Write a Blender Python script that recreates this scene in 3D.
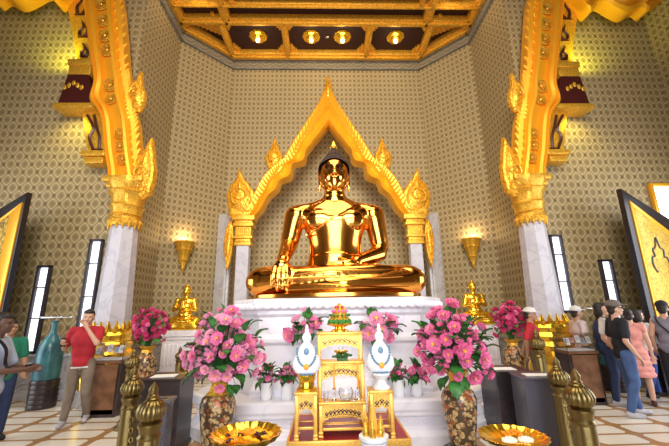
import bpy, bmesh, math, random
from mathutils import Vector as V, Matrix
from mathutils.bvhtree import BVHTree
random.seed(11)
for o in list(bpy.data.objects): bpy.data.objects.remove(o)
S = bpy.context.scene
COL = S.collection
PI = math.pi
R = math.radians

# ---------------------------------------------------------------- camera
cd = bpy.data.cameras.new('camera'); cam = bpy.data.objects.new('camera', cd); COL.objects.link(cam)
yaw, pitch, roll = R(1.74), R(14.04), R(-.93)
fw = V((math.sin(yaw)*math.cos(pitch), math.cos(yaw)*math.cos(pitch), math.sin(pitch)))
rt = V((math.cos(yaw), -math.sin(yaw), 0)); up = rt.cross(fw)
r2 = rt*math.cos(roll) + up*math.sin(roll); u2 = -rt*math.sin(roll) + up*math.cos(roll)
cam.matrix_world = Matrix(((r2.x, u2.x, -fw.x, -.16), (r2.y, u2.y, -fw.y, 0), (r2.z, u2.z, -fw.z, 1.7), (0, 0, 0, 1)))
cd.sensor_width = 36; cd.lens = 345/669*36; cd.clip_start = .05
S.camera = cam
# ---------------------------------------------------------------- light and exposure
S.view_settings.view_transform = 'Standard'; S.view_settings.look = 'None'
S.view_settings.exposure = 0.0; S.view_settings.gamma = 1
w = bpy.data.worlds.new('sky'); S.world = w; w.use_nodes = True
w.node_tree.nodes['Background'].inputs[0].default_value = (.75, .86, 1, 1)
w.node_tree.nodes['Background'].inputs[1].default_value = 1.2
def lamp(name, kind, loc, energy, color, size=1, target=None, sy=None, spot=None, blend=.5):
    l = bpy.data.lights.new(name, kind); l.energy = energy; l.color = color
    o = bpy.data.objects.new(name, l); COL.objects.link(o); o.location = loc
    if kind == 'AREA':
        l.size = size
        if sy: l.shape = 'RECTANGLE'; l.size_y = sy
    elif kind == 'SPOT': l.spot_size = spot; l.spot_blend = blend; l.shadow_soft_size = size
    else: l.shadow_soft_size = size
    if target is not None: o.rotation_euler = (V(target)-V(loc)).to_track_quat('-Z', 'Y').to_euler()
    return o
lamp('rear_door_daylight', 'AREA', (0, -3.6, 3.2), 190, (.95, .96, 1), 6, (0, 8, 2.2), 5)
lamp('back_wall_fill', 'AREA', (0, -3.0, 8.6), 420, (1, .88, .68), 6, (0, 10, 6.2), 3.2)  # added high soft fill aimed at the back wall, no known clerestory there
lamp('hall_overhead_fill', 'AREA', (0, 3.2, 10.8), 300, (1, .87, .66), 6, (0, 3.6, 0), 5)  # added overhead fill to brighten the rear hall and gold reflections, no known lamp
lamp('right_door_daylight', 'AREA', (8.8, 4.6, 2.3), 260, (.92, .94, 1), 4.0, (0, 6.0, .6), 4.2)
lamp('left_door_daylight', 'AREA', (-8.8, 4.2, 2.3), 200, (.92, .95, 1), 4.0, (0, 6.0, .6), 4.2)
for l_ in (bpy.data.lights['rear_door_daylight'], bpy.data.lights['back_wall_fill']): l_.spread = R(95 if l_.name.startswith('rear') else 82)
bpy.data.lights['hall_overhead_fill'].spread = R(125)

# ---------------------------------------------------------------- material helpers
def mat(name, col, rough=.5, metal=0., emit=None, estr=1., spec=None, alpha=1., trans=0., coat=0.):
    m = bpy.data.materials.new(name); m.use_nodes = True
    b = m.node_tree.nodes['Principled BSDF']
    b.inputs['Base Color'].default_value = (*col, 1); b.inputs['Roughness'].default_value = rough
    b.inputs['Metallic'].default_value = metal
    if emit: b.inputs['Emission Color'].default_value = (*emit, 1); b.inputs['Emission Strength'].default_value = estr
    if trans: b.inputs['Transmission Weight'].default_value = trans
    if coat: b.inputs['Coat Weight'].default_value = coat
    b.inputs['Alpha'].default_value = alpha
    return m
class NT:
    def __init__(s, m): s.t = m.node_tree; s.b = s.t.nodes['Principled BSDF']
    def n(s, ty, **kw):
        x = s.t.nodes.new(ty)
        for k, v in kw.items(): setattr(x, k, v)
        return x
    def put(s, sock, v):
        if isinstance(v, bpy.types.NodeSocket): s.t.links.new(v, sock)
        elif isinstance(v, tuple) and len(v) == 3 and sock.type == 'RGBA': sock.default_value = (*v, 1)
        else: sock.default_value = v
    def m(s, op, a, b=0., c=None):
        x = s.n('ShaderNodeMath', operation=op); s.put(x.inputs[0], a); s.put(x.inputs[1], b)
        if c is not None: s.put(x.inputs[2], c)
        return x.outputs[0]
    def mix(s, f, a, b):
        x = s.n('ShaderNodeMix', data_type='RGBA'); s.put(x.inputs[0], f); s.put(x.inputs[6], a); s.put(x.inputs[7], b); return x.outputs[2]
    def ss(s, v, a, b):
        x = s.n('ShaderNodeMapRange', interpolation_type='SMOOTHSTEP'); s.put(x.inputs[0], v); x.inputs[1].default_value = a; x.inputs[2].default_value = b; return x.outputs[0]
    def tc(s, which='Object'): return s.n('ShaderNodeTexCoord').outputs[which]
    def xyz(s, v):
        x = s.n('ShaderNodeSeparateXYZ'); s.put(x.inputs[0], v); return x.outputs
    def noise(s, v, scale, detail=3., rough=.5, dist=0.):
        x = s.n('ShaderNodeTexNoise'); s.put(x.inputs['Vector'], v); x.inputs['Scale'].default_value = scale
        x.inputs['Detail'].default_value = detail; x.inputs['Roughness'].default_value = rough; x.inputs['Distortion'].default_value = dist; return x.outputs[0]
    def vor(s, v, scale, feature='F1'):
        x = s.n('ShaderNodeTexVoronoi', feature=feature); s.put(x.inputs['Vector'], v); x.inputs['Scale'].default_value = scale; return x.outputs[0]
    def bump(s, h, strength=.5, dist=.02):
        x = s.n('ShaderNodeBump'); s.put(x.inputs['Height'], h); x.inputs['Strength'].default_value = strength; x.inputs['Distance'].default_value = dist
        s.t.links.new(x.outputs[0], s.b.inputs['Normal'])
    def col(s, v): s.put(s.b.inputs['Base Color'], v)
    def inp(s, name, v): s.put(s.b.inputs[name], v)
def speckle(m, c1, c2, scale, bump=0., dist=.01):
    t = NT(m); f = t.noise(t.tc(), scale, 4.); t.col(t.mix(t.ss(f, .35, .65), c1, c2))
    if bump: t.bump(f, bump, dist)
    return m

# wallpaper: lattice of medallions, real pitch in metres through the wall's UVs
def wallpaper(name, ph, pv, bg, line, ringc, inner, dot):
    m = mat(name, bg, .6); t = NT(m); u = t.xyz(t.tc('UV'))
    cu = t.m('COSINE', t.m('MULTIPLY', u[0], 2*PI/ph)); cv = t.m('COSINE', t.m('MULTIPLY', u[1], 2*PI/pv))
    a = t.m('ABSOLUTE', t.m('ADD', cu, cv)); b = t.m('ABSOLUTE', t.m('SUBTRACT', cu, cv))
    c = t.mix(t.m('SUBTRACT', 1., t.ss(a, .06, .26)), bg, line)
    ring = t.m('MULTIPLY', t.ss(a, .40, .56), t.m('SUBTRACT', 1., t.ss(a, .86, 1.02)))
    c = t.mix(ring, c, ringc)
    c = t.mix(t.ss(a, .9, 1.05), c, inner)
    c = t.mix(t.ss(a, 1.45, 1.75), c, line)
    c = t.mix(t.ss(b, 1.66, 1.84), c, dot)
    t.col(c); return m
M = {}
M['wallpaper'] = wallpaper('wallpaper', .33, .40, (.37, .283, .145), (.245, .182, .082), (.49, .395, .225), (.325, .245, .12), (.16, .115, .05))
# marble
def marble(name, c1, c2, scale=1.2, rough=.18):
    m = mat(name, c1, rough); t = NT(m); f = t.noise(t.tc(), scale, 6., .6, 1.2); t.col(t.mix(t.ss(t.m('ABSOLUTE', t.m('SUBTRACT', f, .5)), .0, .06), c2, c1)); return m
M['marble'] = marble('white_marble', (.82, .80, .87), (.74, .73, .81))
M['panel_marble'] = marble('panel_marble', (.42, .40, .40), (.34, .32, .33), 1.6)
M['grey_marble'] = marble('grey_marble', (.36, .33, .32), (.24, .22, .22), 2.)
M['column_marble'] = marble('column_marble', (.56, .55, .62), (.48, .47, .55), 1.6)
# floor
m = mat('floor_marble', (.8, .7, .55), .24); t = NT(m); u = t.xyz(t.tc())
def cell(v, p, wd):
    f = t.m('ABSOLUTE', t.m('SUBTRACT', t.m('FRACT', t.m('DIVIDE', t.m('ADD', v, 50.), p)), .5)); return t.m('MULTIPLY', f, p)
fx = cell(u[0], .74, 0); fy = cell(u[1], .37, 0)
cx = t.m('SUBTRACT', .74/2-.055, fx); cy = t.m('SUBTRACT', .37/2-.028, fy)
corner = t.m('SUBTRACT', t.m('ADD', cx, cy), .05)
ins = t.m('MINIMUM', t.m('MINIMUM', cx, cy), corner)
nz = t.noise(t.tc(), 2.5, 5.)
cream = t.mix(nz, (.74, .67, .56), (.86, .82, .74)); brown = t.mix(nz, (.33, .17, .06), (.48, .27, .11))
t.col(t.mix(t.ss(ins, -.004, .006), brown, cream)); M['floor'] = m
# gold
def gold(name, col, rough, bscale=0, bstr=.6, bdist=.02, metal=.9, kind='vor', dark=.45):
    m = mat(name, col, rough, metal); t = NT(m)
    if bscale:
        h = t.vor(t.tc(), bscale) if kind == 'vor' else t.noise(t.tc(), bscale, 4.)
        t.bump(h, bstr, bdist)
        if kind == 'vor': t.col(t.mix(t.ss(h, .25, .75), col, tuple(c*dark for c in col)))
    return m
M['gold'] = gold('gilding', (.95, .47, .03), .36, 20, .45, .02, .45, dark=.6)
M['gold_plain'] = gold('plain_gilding', (.96, .46, .025), .34, metal=.4)
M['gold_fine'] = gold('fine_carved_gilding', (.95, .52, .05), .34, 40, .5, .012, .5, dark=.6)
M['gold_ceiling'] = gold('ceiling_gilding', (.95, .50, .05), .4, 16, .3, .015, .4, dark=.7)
M['buddha_gold'] = gold('polished_gold', (.82, .38, .075), .15, metal=1.)
M['small_gold'] = gold('bright_gold', (1., .62, .06), .2, metal=.9)
M['brass'] = gold('old_brass', (.23, .17, .065), .36, 30, .12, .01, 1., 'noise')
M['table_gold'] = gold('gold_lacquer', (.93, .53, .10), .32, 60, .15, .003, .45, dark=.8)
M['maroon'] = mat('maroon_lacquer', (.055, .008, .008), .35)
M['ceil_maroon'] = mat('ceiling_maroon', (.025, .003, .005), .6)
M['red'] = mat('red_lacquer', (.36, .01, .02), .3)
M['bulb'] = mat('lit_bulb', (1, .9, .7), .4, emit=(1, .86, .55), estr=14)
M['hair'] = speckle(mat('black_hair', (.012, .009, .008), .55), (.008, .006, .006), (.03, .02, .016), 60)
M['curls'] = NT(mat('curled_statue_hair', (.05, .02, .012), .85, 0.))
tt = M['curls']; h = tt.vor(tt.tc(), 26); tt.bump(h, 1., -.03); tt.col(tt.mix(tt.ss(h, .2, .7), (.06, .022, .013), (.012, .006, .004))); M['curls'] = bpy.data.materials['curled_statue_hair']
M['window'] = mat('bright_window_glass', (.9, .95, 1), .2, emit=(.9, .96, 1), estr=1.5)
M['frame_dark'] = mat('dark_window_frame', (.035, .028, .045), .4)
M['black_lacquer'] = mat('black_lacquer', (.012, .010, .014), .25)
m = mat('lacquer_painting', (.6, .36, .04), .4, .5); t = NT(m); f = t.noise(t.tc(), 9., 8., .75, 2.); t.col(t.mix(t.ss(f, .42, .58), (.10, .06, .012), (.72, .45, .07))); M['lacquer'] = m
m = mat('lacquer_painting_gold', (.6, .36, .04), .4, .5); t = NT(m); f = t.noise(t.tc(), 7., 8., .75, 2.); t.col(t.mix(t.ss(f, .36, .6), (.34, .20, .03), (.78, .50, .08))); M['lacquer2'] = m
M['dark_wood'] = speckle(mat('dark_wood', (.03, .02, .022), .3), (.022, .015, .017), (.045, .03, .03), 6)
M['brown_wood'] = speckle(mat('brown_wood', (.16, .07, .03), .35), (.11, .045, .018), (.2, .09, .04), 5)
M['grey_box'] = mat('grey_acrylic', (.085, .08, .105), .25)
M['paper'] = mat('white_paper', (.85, .84, .82), .7)
M['glass'] = mat('clear_glass', (.95, .97, 1), .03, trans=1.)
M['white_china'] = mat('white_china', (.86, .86, .88), .15)
M['leaf'] = speckle(mat('leaf_green', (.03, .17, .03), .45), (.02, .12, .02), (.06, .27, .05), 30)
M['leaf_dark'] = speckle(mat('dark_leaf', (.02, .09, .02), .5), (.012, .06, .012), (.04, .15, .03), 30)
def petal(name, c1, c2, sc):
    m = mat(name, c1, .5); t = NT(m); d = t.n('ShaderNodeVectorMath', operation='LENGTH'); t.put(d.inputs[0], t.tc()); t.col(t.mix(t.ss(d.outputs['Value'], .2*sc, 1.0*sc), c2, c1)); return m
M['pink'] = petal('pink_petal', (.86, .16, .40), (.96, .50, .66), .07)
M['pink_light'] = petal('light_pink_petal', (.90, .28, .50), (.97, .64, .75), .07)
M['pink_deep'] = petal('deep_pink_petal', (.80, .10, .33), (.93, .42, .58), .07)
M['magenta'] = petal('magenta_petal', (.58, .02, .14), (.80, .14, .28), .07)
M['yellow'] = mat('yellow_petal', (.95, .55, .01), .5)
M['orange'] = mat('orange_petal', (.95, .33, .01), .5)
M['cream'] = mat('cream_petal', (.92, .88, .76), .5)
M['blue'] = mat('blue_bead', (.16, .29, .42), .35)
M['wax'] = mat('orange_wax', (.9, .42, .04), .45)
M['teal'] = speckle(mat('teal_glaze', (.03, .13, .17), .2), (.02, .09, .13), (.05, .19, .22), 4)
M['chrome'] = mat('chrome', (.7, .72, .75), .15, 1.)
# painted vase: brown and gold patches on a dark ground
m = mat('painted_vase', (.3, .16, .06), .25, .15); t = NT(m); f = t.vor(t.tc(), 17.); g = t.noise(t.tc(), 24., 5., .7)
c = t.mix(t.ss(g, .42, .58), (.24, .12, .05), (.66, .47, .22)); c = t.mix(t.ss(f, .52, .6), c, (.09, .055, .03)); c = t.mix(t.ss(t.noise(t.tc(), 11.), .6, .66), c, (.42, .10, .03)); t.col(c); M['vase'] = m
m = mat('cornice_swag', (.4, .37, .28), .6); t = NT(m); u = t.xyz(t.tc('UV'))
sw = t.m('ADD', u[1], t.m('MULTIPLY', t.m('ABSOLUTE', t.m('SINE', t.m('MULTIPLY', u[0], PI/.5))), .16)); f = t.m('FRACT', t.m('MULTIPLY', sw, 7.))
t.col(t.mix(t.ss(f, .35, .6), (.30, .25, .16), (.19, .155, .10))); M['swag'] = m

# ---------------------------------------------------------------- mesh helpers
def bm_(): return bmesh.new()
def obj(name, bm, m, parent=None, ang=35, smooth=True, normals=True):
    if normals: bmesh.ops.recalc_face_normals(bm, faces=bm.faces)
    me = bpy.data.meshes.new(name); bm.to_mesh(me); bm.free()
    if smooth:
        for p in me.polygons: p.use_smooth = True
        if ang < 180: me.set_sharp_from_angle(angle=R(ang))
    for mm in (m if isinstance(m, (list, tuple)) else [m]): me.materials.append(mm)
    o = bpy.data.objects.new(name, me); COL.objects.link(o)
    if parent: o.parent = parent
    return o
def tag(o, label, cat, group=None):
    o['label'] = label; o['category'] = cat
    if group: o['group'] = group
    return o
def thing(name, label, cat, loc=(0, 0, 0), rz=0, group=None, scale=1):
    o = bpy.data.objects.new(name, None); COL.objects.link(o); o.location = loc; o.rotation_euler = (0, 0, rz); o.scale = (scale,)*3
    o.empty_display_size = .1
    return tag(o, label, cat, group)
def struct(name, bm, m, **k):
    o = obj(name, bm, m, **k); o['kind'] = 'structure'; return o
def dup(root, loc, rz=0, label=None, group=None, scale=None):
    r = root.copy(); COL.objects.link(r); r.location = loc; r.rotation_euler = (0, 0, rz)
    if scale: r.scale = (scale,)*3
    if label: r['label'] = label
    if group: r['group'] = group
    def rec(a, b):
        for ch in list(a.children):
            c = ch.copy(); COL.objects.link(c); c.parent = b; rec(ch, c)
    rec(root, r)
    return r
def box(bm, c, s, bev=0, rot=None):
    g = bmesh.ops.create_cube(bm, size=1)['verts']
    mt = Matrix.Translation(c) @ (rot.to_4x4() if rot else Matrix()) @ Matrix.Diagonal((*s, 1))
    bmesh.ops.transform(bm, matrix=mt, verts=g)
    if bev:
        es = list({e for v in g for e in v.link_edges}); bmesh.ops.bevel(bm, geom=es, offset=bev, segments=2, affect='EDGES', profile=.5)
    return bm
def ring_loft(bm, rings, closed_ends=True, cyc=True):
    vs = [[bm.verts.new(p) for p in r] for r in rings]; n = len(vs[0])
    for a, b in zip(vs, vs[1:]):
        for i in range(n if cyc else n-1):
            j = (i+1) % n
            try: bm.faces.new((a[i], a[j], b[j], b[i]))
            except ValueError: pass
    if closed_ends:
        for r in (vs[0], vs[-1]):
            try: bm.faces.new(r)
            except ValueError: pass
    return vs
def lathe(bm, prof, n=32, c=(0, 0, 0), f=None, ph=0, sx=1, sy=1):
    rings = []
    for r, z in prof:
        rg = []
        for i in range(n):
            a = 2*PI*i/n+ph; rr = max(r, 1e-4)*(f(a, z) if f else 1); rg.append((c[0]+rr*math.cos(a)*sx, c[1]+rr*math.sin(a)*sy, c[2]+z))
        rings.append(rg)
    ring_loft(bm, rings); return bm
def frame_of(d):
    d = d.normalized(); a = V((0, 0, 1)) if abs(d.z) < .9 else V((1, 0, 0)); x = d.cross(a).normalized(); return x, d.cross(x).normalized()
def tube(bm, pts, r, n=8):
    pts = [V(p) for p in pts]; rings = []; px = None
    for i, p in enumerate(pts):
        d = (pts[min(i+1, len(pts)-1)]-pts[max(i-1, 0)])
        if d.length < 1e-6: d = V((0, 0, 1))
        d.normalize()
        if px is None: px, _ = frame_of(d)
        x = (px - d*px.dot(d)).normalized(); px = x; y = d.cross(x); rr = r[i] if isinstance(r, (list, tuple)) else r
        rings.append([p+(x*math.cos(2*PI*k/n)+y*math.sin(2*PI*k/n))*rr for k in range(n)])
    ring_loft(bm, rings); return bm
def cap(bm, p0, r0, p1, r1, n=14):
    p0 = V(p0); p1 = V(p1); d = p1-p0
    if d.length < 1e-5: d = V((0, 0, 1e-4))
    x, y = frame_of(d); dn = d.normalized(); rings = []
    for k in range(1, 5): a = PI/2*k/4; rings.append((p0-dn*r0*math.cos(a), r0*math.sin(a)))
    for k in range(0, 4): a = PI/2*k/4; rings.append((p1+dn*r1*math.sin(a), r1*math.cos(a)))
    vr = [[bm.verts.new(c+(x*math.cos(2*PI*i/n)+y*math.sin(2*PI*i/n))*r) for i in range(n)] for c, r in rings]
    for a, b in zip(vr, vr[1:]):
        for i in range(n): bm.faces.new((a[i], a[(i+1) % n], b[(i+1) % n], b[i]))
    a = bm.verts.new(p0-dn*r0); b = bm.verts.new(p1+dn*r1)
    for i in range(n): bm.faces.new((a, vr[0][(i+1) % n], vr[0][i])); bm.faces.new((b, vr[-1][i], vr[-1][(i+1) % n]))
    return bm
def ell(bm, c, s, rot=None, u=18, v=12):
    g = bmesh.ops.create_uvsphere(bm, u_segments=u, v_segments=v, radius=1)['verts']
    bmesh.ops.transform(bm, matrix=Matrix.Translation(c) @ (rot.to_4x4() if rot else Matrix()) @ Matrix.Diagonal((*s, 1)), verts=g); return bm
def ico(bm, c, r, sub=1):
    bmesh.ops.create_icosphere(bm, subdivisions=sub, radius=r, matrix=Matrix.Translation(c)); return bm
def torus(bm, c, R0, r, n=24, k=8, rot=None, sx=1):
    rings = []
    for i in range(n+1):
        a = 2*PI*i/n; rg = []
        for j in range(k):
            b = 2*PI*j/k; p = V(((R0+r*math.cos(b))*math.cos(a)*sx, (R0+r*math.cos(b))*math.sin(a), r*math.sin(b)))
            if rot: p = rot @ p
            rg.append(p+V(c))
        rings.append(rg)
    ring_loft(bm, rings, False); bmesh.ops.remove_doubles(bm, verts=bm.verts, dist=1e-5); return bm
def blob(name, bm, m, parent=None, voxel=.012, it=4, fac=.5):
    o = obj(name, bm, m, parent, 180)
    md = o.modifiers.new('r', 'REMESH'); md.mode = 'VOXEL'; md.voxel_size = voxel; md.use_smooth_shade = True
    if it: sm = o.modifiers.new('s', 'SMOOTH'); sm.iterations = it; sm.factor = fac
    dg = bpy.context.evaluated_depsgraph_get(); dg.update()
    me = bpy.data.meshes.new_from_object(o.evaluated_get(dg)); o.modifiers.clear(); o.data = me
    for p in me.polygons: p.use_smooth = True
    if not me.materials: me.materials.append(m)
    me.name = name; return o
def cr(pts, k=4, closed=False):
    P = [V(p) for p in pts]; out = []; n = len(P)
    for i in range(n if closed else n-1):
        g = (lambda j: P[j % n]) if closed else (lambda j: P[max(0, min(n-1, j))])
        a, b, c, d = g(i-1), g(i), g(i+1), g(i+2)
        for s in range(k):
            t = s/k; out.append(.5*((2*b)+(c-a)*t+(2*a-5*b+4*c-d)*t*t+(3*b-a-3*c+d)*t**3))
    if not closed: out.append(P[-1])
    return out
def prism(bm, pts, y0, y1, bev=0):           # outline in x,z extruded from y0 (back) to y1 (front)
    f = bm.faces.new([bm.verts.new((p[0], y0, p[1])) for p in pts])
    g = bmesh.ops.extrude_face_region(bm, geom=[f]); vs = [e for e in g['geom'] if isinstance(e, bmesh.types.BMVert)]
    bmesh.ops.translate(bm, verts=vs, vec=(0, y1-y0, 0))
    if bev:
        es = list({e for v in vs for e in v.link_edges if e.other_vert(v) in vs}); bmesh.ops.bevel(bm, geom=es, offset=bev, segments=2, affect='EDGES', profile=.5)
    return bm
def band(bm, pairs, y, th, prof, sub=3, sgn=1):   # moulded band between two edge lines; prof = (t, depth)
    A = cr([(a[0]*sgn, 0, a[1]) for a, b in pairs], sub); B = cr([(b[0]*sgn, 0, b[1]) for a, b in pairs], sub); rings = []
    for a, b in zip(A, B):
        rg = [V((*(a.lerp(b, t_)).xz, 0)) for t_, d in prof]
        rg = [V((p.x, y-d, p.y)) for p, (t_, d) in zip(rg, prof)]
        rings.append(rg+[V((b.x, y+th, b.z)), V((a.x, y+th, a.z))])
    ring_loft(bm, rings); return A, B
def flame(bm, pts, y, th, teeth=14, amp=.05, sgn=1, scroll=True):
    P = cr([(p[0]*sgn, p[1], 0) for p in pts], 8, True); n = len(P); c = sum(P, V((0, 0, 0)))/n
    Q = []
    for i, p in enumerate(P):
        d = p-c; Q.append(c+d*(1-amp+amp*abs(math.sin(PI*teeth*i/n))*2))
    rings = []
    for s, dy in ((1, .35), (1, -.15), (.9, -.5), (.72, -.62), (.66, -.5), (.45, -.85), (.2, -1.), (.02, -1.)):
        rings.append([(c.x+(q.x-c.x)*s, y+dy*th, c.y+(q.y-c.y)*s) for q in Q])
    ring_loft(bm, rings)
    if scroll:
        rad = min((p-c).length for p in P)*.75
        tube(bm, [(c.x+sgn*rad*(1-k/26)*math.cos(k*.42-1.2), y-th*1.0, c.y-rad*.3+rad*(1-k/26)*math.sin(k*.42-1.2)) for k in range(24)], [rad*.16*(1-k/40) for k in range(24)], 6)
    return bm
def rosette(bm, c, r, ax='y'):
    rot = Matrix.Rotation(PI/2, 3, 'X') if ax == 'y' else Matrix()
    torus(bm, c, r, r*.18, 20, 6, rot); torus(bm, c, r*.62, r*.14, 16, 6, rot)
    ell(bm, c, (r*.36, r*.3, r*.36) if ax == 'y' else (r*.36, r*.36, r*.3), u=10, v=6)

# ---------------------------------------------------------------- the room
H = 11.05
def wall(name, p0, p1, z0, z1, m, th=.15):
    p0 = V((*p0, 0)); p1 = V((*p1, 0)); d = (p1-p0); L = d.length; nrm = V((-d.y, d.x, 0)).normalized()*th
    bm = bm_(); uv = bm.loops.layers.uv.new('UVMap')
    rings = [[p+V((0, 0, z))+o for p, o in ((p0, V()), (p1, V()), (p1, nrm), (p0, nrm))] for z in (z0, z1)]
    ring_loft(bm, rings)
    for f in bm.faces:
        for l in f.loops: l[uv].uv = ((l.vert.co-p0).dot(d.normalized())+(l.vert.co-p0).dot(nrm.normalized()), l.vert.co.z)
    return struct(name, bm, m, smooth=False)
bm = bm_(); box(bm, (0, 3.6, -.05), (19, 17, .1)); struct('floor', bm, M['floor'], smooth=False)
WP = M['wallpaper']; FZ = H-.39
oct_ = [(-5, 10.05), (-3.58, 11.5), (3.58, 11.5), (5, 10.05)]
wall('wall_back', oct_[1], oct_[2], 0, H, WP)
wall('wall_back_left', oct_[0], oct_[1], 0, H, WP)
wall('wall_back_right', oct_[2], oct_[3], 0, H, WP)
wall('wall_niche_left', (-5, 7.9), (-5, 10.05), 0, H, WP)
wall('wall_niche_right', (5, 10.05), (5, 7.9), 0, H, WP)
wall('wall_outer_left', (-9, 7.9), (-5.15, 7.9), 0, H, WP)
wall('wall_outer_right', (5.15, 7.9), (9, 7.9), 0, H, WP)
def sidewall(s, nm):       # a side wall with a tall open doorway
    y0, y1, zt = 2.4, 6.6, 4.6
    pr = lambda n, a, b, z0, z1: wall(n, (s*9, a) if s < 0 else (s*9, b), (s*9, b) if s < 0 else (s*9, a), z0, z1, WP)
    pr('wall_'+nm, -4, y0, 0, H); pr('wall_%s_corner' % nm, y1, 7.9, 0, H); pr('wall_%s_above_door' % nm, y0, y1, zt, H)
sidewall(-1, 'left'); sidewall(1, 'right')
for n_, x0, x1, z0, z1 in (('wall_front_left', -9, -3.2, 0, H), ('wall_front_right', 3.2, 9, 0, H), ('wall_front_above_door', -3.2, 3.2, 6, 7.0), ('wall_front_top', -3.2, 3.2, 10.2, H)):
    wall(n_, (x1, -4), (x0, -4), z0, z1, WP)
# wainscot and skirting
def wains(n_, p0, p1, z1=.86):
    d = V((p1[0]-p0[0], p1[1]-p0[1], 0)); L = d.length; a = math.atan2(d.y, d.x); rot = Matrix.Rotation(a, 3, 'Z'); bm = bm_(); mid = V((p0[0]+p1[0], p0[1]+p1[1], 0))/2; inn = rot @ V((0, -1, 0))
    box(bm, mid+inn*.03+V((0, 0, z1/2)), (L, .06, z1), rot=rot); box(bm, mid+inn*.05+V((0, 0, z1)), (L, .1, .07), .015, rot); box(bm, mid+inn*.055+V((0, 0, .1)), (L, .11, .2), .015, rot)
    k = max(1, int(L/.75))
    for i in range(k): box(bm, V((*p0, 0))+d*((i+.5)/k)+inn*.065+V((0, 0, .52)), (L/k-.16, .02, .44), .008, rot)
    return struct(n_, bm, M['grey_marble'], smooth=False)
wains('baseboard_outer_left', (-9, 7.9), (-5.05, 7.9)); wains('baseboard_outer_right', (5.05, 7.9), (9, 7.9))
wains('baseboard_back_left', oct_[0], oct_[1]); wains('baseboard_back_right', oct_[2], oct_[3]); wains('baseboard_back', oct_[1], oct_[2])
wains('baseboard_niche_left', (-5, 7.9), (-5, 10.05)); wains('baseboard_niche_right', (5, 10.05), (5, 7.9))
# frieze with swags under the ceiling
fz = [(-5, 7.9)]+oct_+[(5, 7.9)]
for i, (a, b) in enumerate(zip(fz, fz[1:])):
    d = V((b[0]-a[0], b[1]-a[1], 0)).normalized(); inn = V((d.y, -d.x, 0))*.04
    o = wall('trim_%d' % (i+1), (a[0]+inn.x, a[1]+inn.y), (b[0]+inn.x, b[1]+inn.y), FZ, H, M['swag'], .04)
    bm = bm_(); rot = Matrix.Rotation(math.atan2(d.y, d.x), 3, 'Z'); L = math.dist(a, b); mid = V(((a[0]+b[0])/2, (a[1]+b[1])/2, 0))+inn*1.6
    box(bm, mid+V((0, 0, FZ+.01)), (L, .07, .04), rot=rot); box(bm, mid+V((0, 0, H-.06)), (L, .09, .05), rot=rot)
    struct('trim_%d' % (i+11), bm, speckle(mat('grey_moulding', (.2, .2, .2), .5), (.17, .17, .17), (.24, .23, .22), 4), smooth=False)
# coffered ceiling
bm = bm_(); box(bm, (0, 3.8, H+.3), (19, 16, .2)); struct('ceiling', bm, M['ceil_maroon'], smooth=False)
bm = bm_()
def beam(a, b, w_=.2, z0=H-.02, z1=H+.22):
    a = V((*a, 0)); b = V((*b, 0)); d = b-a; rot = Matrix.Rotation(math.atan2(d.y, d.x), 3, 'Z'); m_ = (a+b)/2
    box(bm, m_+V((0, 0, (z0+z1)/2)), (d.length, w_, z1-z0), .03, rot); box(bm, m_+V((0, 0, z0-.03)), (d.length, w_*.45, .08), .02, rot)
for y_ in (11.25,): beam((-3.45, y_), (3.45, y_), .34)
for y_ in (9.62,): beam((-4.95, y_), (4.95, y_), .3)
for y_ in (8.95,): beam((-4.95, y_), (4.95, y_), .16)
for s in (-1, 1):
    beam((s*3.45, 11.3), (s*4.85, 9.9), .36); beam((s*4.85, 10), (s*4.85, 0), .3)
    for x_ in (1.48, 3.58): beam((s*x_, 11.2), (s*x_, 9.6), .22)
    beam((s*3.35, 9.7), (s*3.35, 0), .3); beam((s*3.35, 6.6), (s*4.85, 6.6), .3); beam((s*3.35, 3.6), (s*4.85, 3.6), .3)
    # carved corner leaf in each triangular coffer
    for k in range(6): box(bm, (s*(3.78+.12*k), 9.86+.0*k, H+.17), (.12, .22+.14*(5-k), .1), .02)
    # stepped corners of the coffers
    for x0, x1 in ((1.48, 3.58), (0, 1.48)):
        for xx in ((x0+.11, x1-.11) if x0 else (x1-.11,)):
            for yy in (9.77, 11.08):
                sx = 1 if (x0 and xx < (x0+x1)/2) else -1; sy = 1 if yy < 10 else -1
                for q in range(3): box(bm, (s*(xx+sx*(.05+.07*q)), yy+sy*.05*(3-q), H+.16), (.08, .1*(3-q), .12), .01)
for x_ in (-3.0, 3.0): beam((x_, 8.95), (x_, 1), .18)
for y_, w_ in ((8.55, .2), (8.25, .14)): beam((-2.9, y_), (2.9, y_), w_, H+.05)
struct('trim_21', bm, M['gold_ceiling'])
bm = bm_()
for k in range(28): box(bm, (-2.75+k*5.5/27, 7.95, H+.12), (.1, .42, .1), .02)
box(bm, (0, 7.4, H+.18), (5.6, .12, .1)); box(bm, (0, 6.9, H+.18), (5.6, .12, .1))
struct('trim_22', bm, M['gold_ceiling'])
bm = bm_(); box(bm, (0, 7.2, H+.19), (5.8, 1.7, .04)); struct('trim_23', bm, speckle(mat('carved_brown_coffer', (.22, .07, .02), .5), (.13, .035, .012), (.3, .11, .03), 14), smooth=False)
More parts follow.
